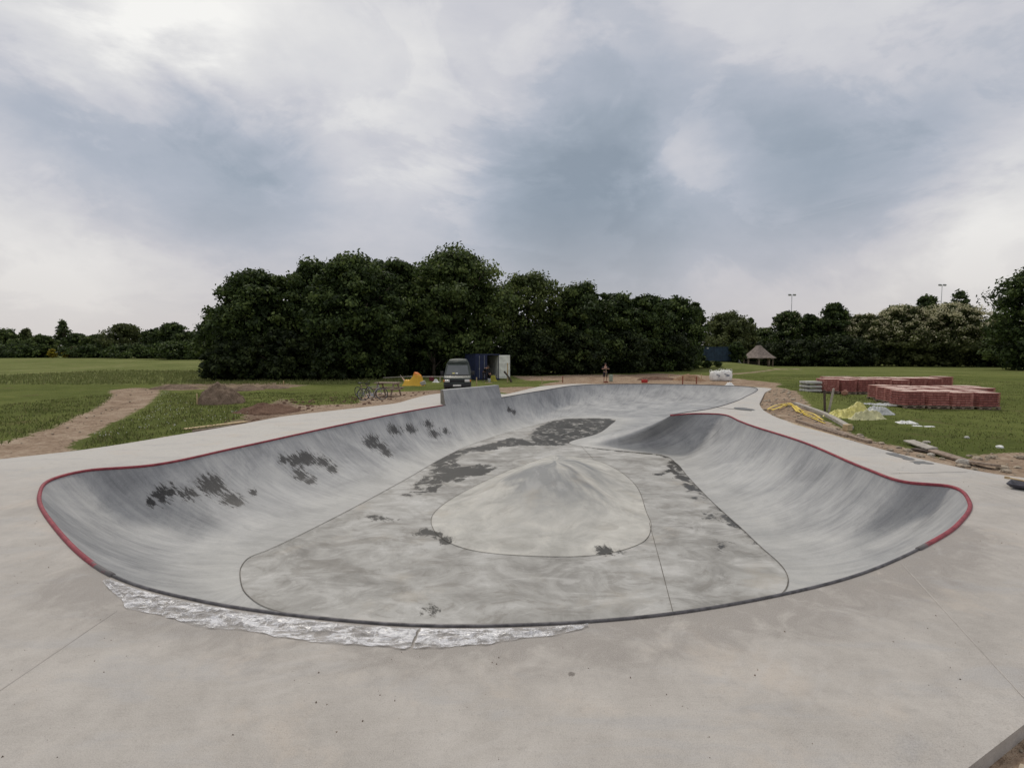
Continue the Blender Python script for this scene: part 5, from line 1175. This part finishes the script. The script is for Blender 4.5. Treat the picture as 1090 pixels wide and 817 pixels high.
# ------------------------------------------------------------------ pallets of red paving blocks
def m_block():
    m, t, b = mat('red_paving_blocks'); g = t.new('ShaderNodeTexCoord').outputs['Object']; oi = t.new('ShaderNodeObjectInfo').outputs['Random']
    n = t.noise(g, 7, 4, .6); vr = t.new('ShaderNodeTexVoronoi', distance='CHEBYCHEV'); mp_ = t.new('ShaderNodeMapping'); t.put(mp_.inputs[0], g); mp_.inputs['Scale'].default_value = (5, 5, 7.4); t.put(vr.inputs['Vector'], mp_.outputs[0]); vr.inputs['Randomness'].default_value = .15; vr.inputs['Scale'].default_value = 1
    sx = t.new('ShaderNodeSeparateColor'); t.put(sx.inputs[0], vr.outputs['Color'])
    k = t.math('ADD', t.math('MULTIPLY', n, .5), t.math('ADD', t.math('MULTIPLY', sx.outputs[0], .25), t.math('MULTIPLY', oi, .25)))
    c = t.ramp(k, [(.25, (.22, .070, .062)), (.5, (.35, .120, .102)), (.75, (.50, .22, .185))])
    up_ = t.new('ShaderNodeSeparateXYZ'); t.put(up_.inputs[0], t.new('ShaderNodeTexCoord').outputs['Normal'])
    c = t.mix(t.math('MULTIPLY', t.math('GREATER_THAN', up_.outputs[2], .7), 1.0), c, (.66, .50, .43))     # upward faces paler: dust, plus skylight on the tops put into the colour
    t.put(b.inputs['Base Color'], c); b.inputs['Roughness'].default_value = .9; return m
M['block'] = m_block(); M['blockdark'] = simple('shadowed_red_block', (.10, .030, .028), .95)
def make_pallet(seed):
    g = random.Random(seed); t_ = empty('block_pallet', (0, 0, 0)); mb = MB(); Wd, Dp = .93, .98; nl_ = 6; hh = .114
    for k in range(nl_):
        for i in range(5):
            for j in range(5):
                if k < nl_ - 1 and 0 < i < 4 and 0 < j < 4: continue
                if k == nl_ - 1 and g.random() < .03: continue
                mb.box((-Wd / 2 + (i + .5) * Wd / 5 + g.uniform(-.006, .006), -Dp / 2 + (j + .5) * Dp / 5 + g.uniform(-.006, .006), .14 + (k + .5) * hh), (Wd / 5 - .012, Dp / 5 - .012, hh - .034))
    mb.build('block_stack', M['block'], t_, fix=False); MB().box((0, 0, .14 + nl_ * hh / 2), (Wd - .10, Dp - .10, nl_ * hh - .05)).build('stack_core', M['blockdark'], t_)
    pl = MB()
    for y in (-.45, 0, .45):
        for x in (-.42, 0, .42): pl.box((x, y, .05), (.12, .12, .08))
        pl.box((0, y, .10), (1.0, .13, .022)); pl.box((0, y, .012), (1.0, .10, .02))
    for x in np.linspace(-.46, .46, 6): pl.box((x, 0, .12), (.12, 1.04, .018))
    pl.build('pallet', M['wood'], t_); return t_
protos = [make_pallet(s) for s in (1, 2, 3)]; fresh = list(protos); kidmap = {}
for c in COL.objects:
    if c.parent in protos: kidmap.setdefault(c.parent.name, []).append(c)
ORD = ['leftmost', 'second from left', 'third from left', 'fourth from left', 'fifth from left', 'sixth from left', 'seventh from left', 'eighth from left', 'ninth from left']
def place_pallet(x, y, rz, label, zs=1.0):
    if fresh: o = fresh.pop()
    else: o = copy_tree(random.choice(protos), None, kidmap)
    o.location = (x, y, gz(x, y) + .01); o.rotation_euler = (0, 0, rz); o.scale = (1, 1, zs); tag(o, label, 'pallet of blocks', 'pallets of red paving blocks on the lawn')
rowA = [('front', 24.2, 4, at(961, 436, ZG).x + .5), ('second', 25.65, 4, 19.45), ('third', 27.1, 5, 20.1), ('back', 28.6, 5, 20.75)]
for nm, y, n_, x0 in rowA:
    for i in range(n_): place_pallet(x0 + i * 1.16 + random.uniform(-.03, .03) + (.1 if i == 3 else 0), y + random.uniform(-.05, .05), R(random.uniform(-3, 3)), f'red block pallet, {ORD[i]} in the {nm} row of the nearer right group', random.uniform(.96, 1.02))
rowB = [('front', 33.0, 5, 20.35), ('middle', 34.5, 7, 21.5), ('back', 36.0, 8, 22.4)]
for nm, y, n_, x0 in rowB:
    for i in range(n_): place_pallet(x0 + i * 1.12 + random.uniform(-.03, .03), y + random.uniform(-.06, .06), R(random.uniform(-3, 3)), f'red block pallet, {ORD[i]} in the {nm} row of the farther left group', random.uniform(1.14, 1.24))
# grey kerbs beside them
M['kerb'] = simple('pale_concrete_kerb', (.46, .455, .43), .85, 0, .12, 5)
pk_ = gat(864, 417.5)
ks = empty('kerb_stack', Vector((gd(863.5, 33.0).x, 33.0, ZG)), .02, 'stack of three layers of pale grey kerbs at the left end of the block pallets', 'kerb stack')
for k in range(3):
    for j in range(3): MB().box((0, -.3 + j * .3, .26 + k * .25), (.98, .27, .15)).build('kerb', M['kerb'], ks, bevel=.02)
    MB().box((-.35, 0, .155 + k * .25), (.08, .9, .055)).box((.35, 0, .155 + k * .25), (.08, .9, .055)).build('spacer', M['darkwood'], ks)
MB().box((0, 0, .07), (1.1, 1.0, .10)).build('pallet', M['wood'], ks)
# yellow sheet heap
M['yellow'] = simple('yellow_plastic_sheet', (.56, .52, .17), .45, 0, .25, 3, .5); M['clear'] = simple('grey_translucent_plastic', (.42, .43, .42), .3, 0, .25, 5, .6); M['cream'] = simple('cream_sheet', (.50, .48, .27), .55, 0, .2, 4, .5)
py_ = gat(913, 445)
ys_ = empty('yellow_tarpaulin', py_, 0, 'crumpled yellow and cream plastic sheet heaped on the lawn before the pallets', 'plastic sheet')
crumple('yellow_sheet', (0, .25, 0), [(-1.1, -.3), (-.6, -.45), (.1, -.3), (.6, -.3), (.85, .1), (.4, .5), (-.4, .45), (-1.1, .3)], lambda x, y: .20 + .30 * math.exp(-((x - .25) / .26) ** 2 - ((y - .1) / .4) ** 2) - .05 * abs(x), M['yellow'], None, None, .14, 2.6, .05, ys_, 1)
crumple('cream_sheet', (.1, -.25, 0), [(-.75, -.3), (.1, -.45), (.7, -.3), (.75, .1), (.2, .2), (-.6, .1)], lambda x, y: .13 + .16 * math.exp(-((x - .1) / .3) ** 2 - ((y - .1) / .3) ** 2), M['cream'], None, None, .15, 2.6, .05, ys_, 5)
crumple('plastic_sheet', gat(935, 442), [(-.5, -.45), (.3, -.5), (.55, -.2), (.45, .4), (-.1, .6), (-.5, .3)], lambda x, y: .2 * math.exp(-(x / .45) ** 2), M['clear'], 'grey clear plastic sheet crumpled against the yellow sheet', 'plastic sheet', .09, 4, .045)
crumple('plastic_sheet', gat(931, 434.5), [(-.7, -.3), (.9, -.25), (.8, .2), (0, .3), (-.7, .3)], lambda x, y: .04, M['clear'], 'flat grey plastic scrap on the grass behind the yellow sheet', 'plastic sheet', .05, 4, .06)
for px, h, lb, ln in [(878, .98, 'left one of two leaning posts left of the yellow sheet', -2), (882, 1.05, 'right bluish post of the leaning pair left of the yellow sheet', 6)]:
    stake(px, 440.5, h, M['greywood'] if ln > 0 else M['darkwood'], lb, .07, ln, 'leaning_post', 'post', 'leaning posts on the lawn')
o = MB().lathe([(.08, -.3), (.16, -.3), (.16, .3), (.08, .3)], (0, 0, .16), 16, 'x').build('pipe_offcut', simple('clay_pipe', (.33, .17, .12), .8), None, True); o.location = gat(899, 421.5); o.rotation_euler = (0, 0, .9); tag(o, 'short brown pipe lying in front of the pallets', 'pipe')
# curved formwork board
def ribbon(pts, w_, h, m, name, label, cat, parent=None, lift=0.0):
    P_ = [Vector(p) for p in pts]; n = len(P_); vs = []
    for i, p in enumerate(P_):
        t_ = P_[min(i + 1, n - 1)] - P_[max(i - 1, 0)]; t_.z = 0; t_.normalize(); s_ = Vector((-t_.y, t_.x, 0)) * w_ / 2
        for q in (-1, 1):
            vs += [p + s_ * q + Vector((0, 0, lift)), p + s_ * q + Vector((0, 0, lift + h))]
    fs = []
    for i in range(n - 1):
        a = i * 4; b_ = a + 4; fs += [(a, a + 1, b_ + 1, b_), (a + 1, a + 3, b_ + 3, b_ + 1), (a + 3, a + 2, b_ + 2, b_ + 3), (a + 2, a, b_, b_ + 2)]
    fs += [(0, 2, 3, 1), (4 * n - 4, 4 * n - 3, 4 * n - 1, 4 * n - 2)]
    o = MB().add(vs, fs).build(name, m, parent, bevel=.004)
    if label: tag(o, label, cat)
    return o
def gpts(L, z=None): return [gat(a, b_) if z is None else Vector((*tuple(at(a, b_, z))[:2], z)) for a, b_ in L]
ribbon(gpts([(846, 434), (858, 437), (870, 440), (880, 443.5), (890, 448), (898, 452.5), (905, 457)]), .20, .12, M['greywood'], 'formwork_board', 'long curved grey formwork strip standing on the soil right of the deck', 'formwork')
o = MB().box((0, 0, .12), (.32, .16, .22), Euler((0, 0, .5))).build('timber_block', M['palewood'], None, bevel=.01); o.location = gat(902, 458.5); tag(o, 'short orange timber block under the end of the curved formwork', 'timber')
ribbon(gpts([(848, 448.6), (862, 453.2), (880, 459.6), (900, 465.5)]), .10, .09, M['wood'], 'timber_batten', 'brown batten lying along the right deck edge, farther one', 'timber')
ribbon(gpts([(868, 453), (890, 460.5), (912, 467.5), (926, 471.5)]), .14, .08, M['wood'], 'timber_batten', 'brown batten lying along the right deck edge, nearer one', 'timber')
ribbon(gpts([(832, 449.6), (850, 455.6), (880, 464.2), (905, 471)]), .05, .11, M['palewood'], 'edge_lath', 'thin pale lath set against the right deck edge', 'timber')
# yellow strapping
ye = empty('yellow_strapping', gat(845, 440), 0, 'tangle of bright yellow strips lying on the soil right of the deck', 'plastic strips'); o0 = ye.location
M['ystrip'] = simple('bright_yellow_plastic', (.68, .50, .06), .5, 0, .12, 5)
for L in ([(817, 437.5), (824, 434.5), (838, 432.5), (845, 436), (852, 441), (863, 445), (878, 451)], [(818, 437), (830, 436), (842, 434), (850, 438.5), (866, 442.5), (876, 449.5)], [(822, 439), (836, 434.5), (847, 435.5), (856, 441), (872, 447)], [(830, 433.6), (841, 433), (848, 440), (860, 443)]):
    P_ = [(q - o0) + Vector((0, 0, .03 + .07 * random.random())) for q in gpts(L)]; ribbon(P_, .07, .012, M['ystrip'], 'strip', None, None, ye)
# broken boards at the right
def board(a, b_, w_, th, m, label, tilt=0.0, zl=.05, zl2=None):
    p, q = gat(*a), gat(*b_); p.z += zl; q.z += (zl if zl2 is None else zl2); d = q - p; L = d.length; o = MB().box((L / 2, 0, 0), (L, w_, th)).build('board', m, None, bevel=.006); o.location = p
    o.rotation_euler = (tilt, -math.asin(d.z / L), math.atan2(d.y, d.x)); return tag(o, label, 'board', 'loose boards beside the right deck edge')
board((967, 472), (992, 482), .26, .04, M['greywood'], 'wide pale board lying farthest of the loose boards by the right edge', .12, .10, .12)
board((972, 479), (1000, 484), .22, .05, M['darkwood'], 'dark board under the widest pale board at the right', 0, .05)
board((992, 483), (1024, 492), .20, .05, M['wood'], 'long brown board in the middle of the loose boards at the right', .1, .10, .06)
board((1032, 494), (1060, 500), .26, .05, M['wood'], 'brown board nearest the right edge of the photo', -.1, .06, .10)
# plank at left deck edge
board((196, 457.5), (262, 449.0), .22, .035, M['palewood'], 'pale yellow plank laid along the left deck edge', 0, .04); COL.objects[-1]['group'] = 'planks by the left deck edge'
board((205, 460.0), (250, 453.8), .07, .06, M['wood'], 'thin brown batten against the plank at the left deck edge', 0, .03); COL.objects[-1]['group'] = 'planks by the left deck edge'
# stones
M['stone'] = simple('pale_stone', (.42, .39, .34), .9, 0, .25, 9, .6)
def rock(r, seed):
    bm = bmesh.new(); bmesh.ops.create_icosphere(bm, subdivisions=2, radius=r)
    for v in bm.verts: v.co *= 1 + .35 * fbm(*(v.co / r * .8 + Vector((seed, 0, 0))))
    for v in bm.verts: v.co.z *= .6
    return bm
def stone(px, py, r, m, label, seed):
    bm = rock(r, seed); me = bpy.data.meshes.new('stone'); bm.to_mesh(me); bm.free(); me.materials.append(m); o = bpy.data.objects.new('stone', me); COL.objects.link(o); o.location = gat(px, py) + Vector((0, 0, r * .3)); tag(o, label, 'stone', 'single stones on the right lawn')
stone(1064, 477, .085, M['bag'], 'whitest stone on the lawn near the right edge', 3); stone(1029, 467.5, .07, M['kerb'], 'small pale stone on the lawn behind the loose boards', 5); stone(986, 471.5, .09, M['stone'], 'brown stone beside the widest pale board', 8); stone(991, 484.5, .08, M['stone'], 'pale stone at the joint between two loose boards', 9); stone(1026, 494, .14, M['stone'], 'big rough stone between the loose boards', 12)
for px, py, s_, lb in [(964, 449.6, .42, 'largest white paper scrap on the lawn right of the yellow sheet'), (976, 452.3, .2, 'small white scrap right beside the largest one'), (989.5, 452.8, .22, 'small white scrap farthest right on the lawn')]:
    o = crumple('paper_scrap', gat(px, py), [(-s_, -s_ * .5), (s_ * .7, -s_ * .6), (s_, s_ * .1), (.1, s_ * .6), (-s_ * .8, s_ * .5)], lambda x, y: .05, simple('white_paper', (.66, .66, .64), .6), lb, 'paper', .05, 6, .05); o['group'] = 'white scraps on the lawn'
# gravel and rubble (uncountable)
def gravel(name, poly, N, r0, r1, m, label):
    g = np.random.default_rng(len(poly) * 7 + N); X0, X1 = min(p[0] for p in poly), max(p[0] for p in poly); Y0, Y1 = min(p[1] for p in poly), max(p[1] for p in poly)
    base = [np.array([v.co[:] for v in b_.verts]) for b_ in [rock(1, s_) for s_ in (1, 4, 9)]]; fb_ = np.array([[v.index for v in f.verts] for f in rock(1, 1).faces]); V, F = [], []; c = 0
    x = g.uniform(X0, X1, N); y = g.uniform(Y0, Y1, N); _, o_, _ = dirt_at(x, y); ok = inside(x, y, poly) & (sdist(x, y, [tuple(p) for p in OUT]) < -.03)
    for a, b_ in zip(x[ok], y[ok]):
        r = r0 + (r1 - r0) * g.uniform() ** 3; q = base[g.integers(3)] * r; th = g.uniform(0, 6.28); R_ = np.array([[math.cos(th), -math.sin(th), 0], [math.sin(th), math.cos(th), 0], [0, 0, 1]]); q = q @ R_.T + np.array([a, b_, gz(a, b_) + r * .25]); V.append(q); F.append(fb_ + c); c += len(q)
    o = mesh_obj(name, np.concatenate(V).tolist(), np.concatenate(F).tolist(), m, None); return tag(o, label, 'gravel', None, 'stuff')
M['gravel'] = simple('mixed_gravel', (.30, .25, .19), .9, 0, .55, 11)
gravel('gravel', [(1.4, -.5), (1.6, 2.2), (3.0, 3.2), (9, 6.1), (9, 4.6), (5, 2.4), (3, .5)], 2600, .012, .055, M['gravel'], 'gravel below the deck corner at the lower right')
gravel('rubble', gp([(826, 415), (850, 424), (864, 439), (905, 461), (944, 472), (1000, 487), (1047, 483), (1100, 482), (1110, 512), (1060, 506), (960, 483), (850, 455), (812, 436), (810, 428)]), 2000, .015, .11, M['gravel'], 'loose rubble and clods along the right deck edge')
gravel('rubble', gp([(0, 474), (80, 446), (122, 414), (166, 414), (140, 440), (73, 480), (0, 488)]), 700, .015, .06, M['gravel'], 'small stones scattered on the left dirt path')
gravel('rubble', gp([(205, 459), (262, 440), (300, 426), (390, 420), (466, 416), (440, 422), (380, 432), (300, 441), (262, 449)]), 700, .02, .10, M['soilr'], 'clods of soil along the left deck edge')
g_r = np.random.default_rng(5); V, F, c = [], [], 0; tet = np.array([(0, 0, .8), (.9, 0, -.3), (-.5, .8, -.3), (-.5, -.8, -.3)]); tf = np.array([(0, 1, 2), (0, 2, 3), (0, 3, 1), (1, 3, 2)])
gx = g_r.uniform(-9, 9, 3200); gy = g_r.uniform(2.2, 11, 3200); ok = (sdist(gx, gy, [tuple(p) for p in OUT]) > .05) & (sdist(gx, gy, [tuple(p) for p in LIP]) < -.1)
for a, b_ in zip(gx[ok], gy[ok]):
    if fbm(a * .7, b_ * .7, 21) < -.05: continue
    r = .0025 + .007 * g_r.uniform() ** 4; th = g_r.uniform(0, 6.28); R_ = np.array([[math.cos(th), -math.sin(th), 0], [math.sin(th), math.cos(th), 0], [0, 0, 1]])
    V.append(tet * r @ R_.T * g_r.uniform(.6, 1.5, 3) + np.array([a, b_, r * .35])); F.append(tf + c); c += 4
o = mesh_obj('grit', np.concatenate(V).tolist(), np.concatenate(F).tolist(), simple('brown_grit', (.16, .125, .095), .9, 0, .5, 9)); tag(o, 'fine brown grit scattered over the near deck', 'grit', None, 'stuff')
# clover flowers
V = []; F = []; c = 0; poly = gp([(80, 470), (160, 440), (175, 415), (230, 440), (300, 432), (262, 442), (200, 456)])
for _ in range(1500):
    a = random.uniform(min(p[0] for p in poly), max(p[0] for p in poly)); b_ = random.uniform(min(p[1] for p in poly), max(p[1] for p in poly))
    if inside(np.array([a]), np.array([b_]), poly)[0] and fbm(a * .5, b_ * .5, 2) > -.1:
        z = gz(a, b_) + random.uniform(.05, .11); r = .022; V += [(a - r, b_, z), (a, b_ - r, z), (a + r, b_, z), (a, b_ + r, z), (a, b_, z + r), (a, b_, z - r)]; F += [tuple(k + c for k in f) for f in ((0, 1, 4), (1, 2, 4), (2, 3, 4), (3, 0, 4), (1, 0, 5), (2, 1, 5), (3, 2, 5), (0, 3, 5))]; c += 6
o = mesh_obj('clover_flowers', V, F, simple('white_clover', (.5, .5, .42), .8)); tag(o, 'tiny white clover flowers in the grass right of the path', 'flowers', None, 'stuff')

# ------------------------------------------------------------------ plastic film on the near lip
def film(i0, i1, w0, w1, label, seed):
    vs = []; cols_ = 26; idxs = np.linspace(i0, i1, int((i1 - i0) * 3)); rows = len(idxs)
    for r_, fi in enumerate(idxs):
        a = int(fi) % NL; b_ = (a + 1) % NL; fr = fi - int(fi); l = LIP[a] * (1 - fr) + LIP[b_] * fr; t_ = LIP[b_] - LIP[a]; t_ = t_ / np.hypot(*t_); nrm = np.array([-t_[1], t_[0]]); nrm = nrm if nrm[1] < 0 else -nrm
        if abs(nrm[1]) < .2: nrm = -nrm if nrm[0] > 0 else nrm
        u = r_ / (rows - 1); wd = (w0 + (w1 - w0) * u) * (1 + .22 * fbm(u * 6, seed, 1)); e = min(1, u / .08 + (.9 if seed == 1 else .3), (1 - u) / .25 + (.25 if seed == 1 else .9))
        for k in range(cols_):
            v = k / (cols_ - 1); d = .055 + wd * v * e; p = l + nrm * d; rid = 1 - abs(fbm(p[0] * 2.6, p[1] * 8, seed)) * 3.0
            vs.append((p[0], p[1], .006 + max(0, .026 * rid + .010 * abs(fbm(p[0] * 14, p[1] * 20, seed))) * (.35 + .65 * math.sin(math.pi * min(1, v * 1.05)))))
    o = mesh_obj('plastic_film', vs, [(i * cols_ + k, i * cols_ + k + 1, (i + 1) * cols_ + k + 1, (i + 1) * cols_ + k) for i in range(rows - 1) for k in range(cols_ - 1)], M['film'], None, True)
    if o.data.polygons[0].normal.z < 0: o.data.flip_normals()
    return tag(o, label, 'plastic film', 'clear film stuck on the near deck edge')
film(36.02 * NS, 38.96 * NS, .32, .27, 'longer crumpled clear film stuck along the near left lip', 1)
film(34.75 * NS, 36.0 * NS, .06, .34, 'shorter clear film right of the long piece at the middle of the near lip', 4)
# tool at the right edge of the deck
tl = empty('mortar_tray', at(1103, 522, 0), R(-52), 'dark metal tray with a pale wooden handle lying on the deck at the right edge', 'tray')
vs = [(-.42, -.22, .02), (.42, -.22, .02), (.42, .22, .02), (-.42, .22, .02), (-.5, -.3, .11), (.5, -.3, .11), (.5, .3, .11), (-.5, .3, .11)]
o = MB().add(vs, [(0, 1, 2, 3), (0, 1, 5, 4), (1, 2, 6, 5), (2, 3, 7, 6), (3, 0, 4, 7)]).build('tray', simple('dark_tray_metal', (.10, .10, .12), .5, .3), tl); o.modifiers.new('s', 'SOLIDIFY').thickness = .012
MB().tube([(-.55, .25, .16), (.3, .05, .13)], .022, 8).box((-.56, .255, .16), (.09, .07, .06)).build('handle', M['palewood'], tl)
tl.location.z = .012; tl.scale = (.75, .75, .75)
scene.cycles.max_bounces = 6; scene.cycles.transparent_max_bounces = 8; scene.cycles.diffuse_bounces = 3; scene.cycles.use_adaptive_sampling = True
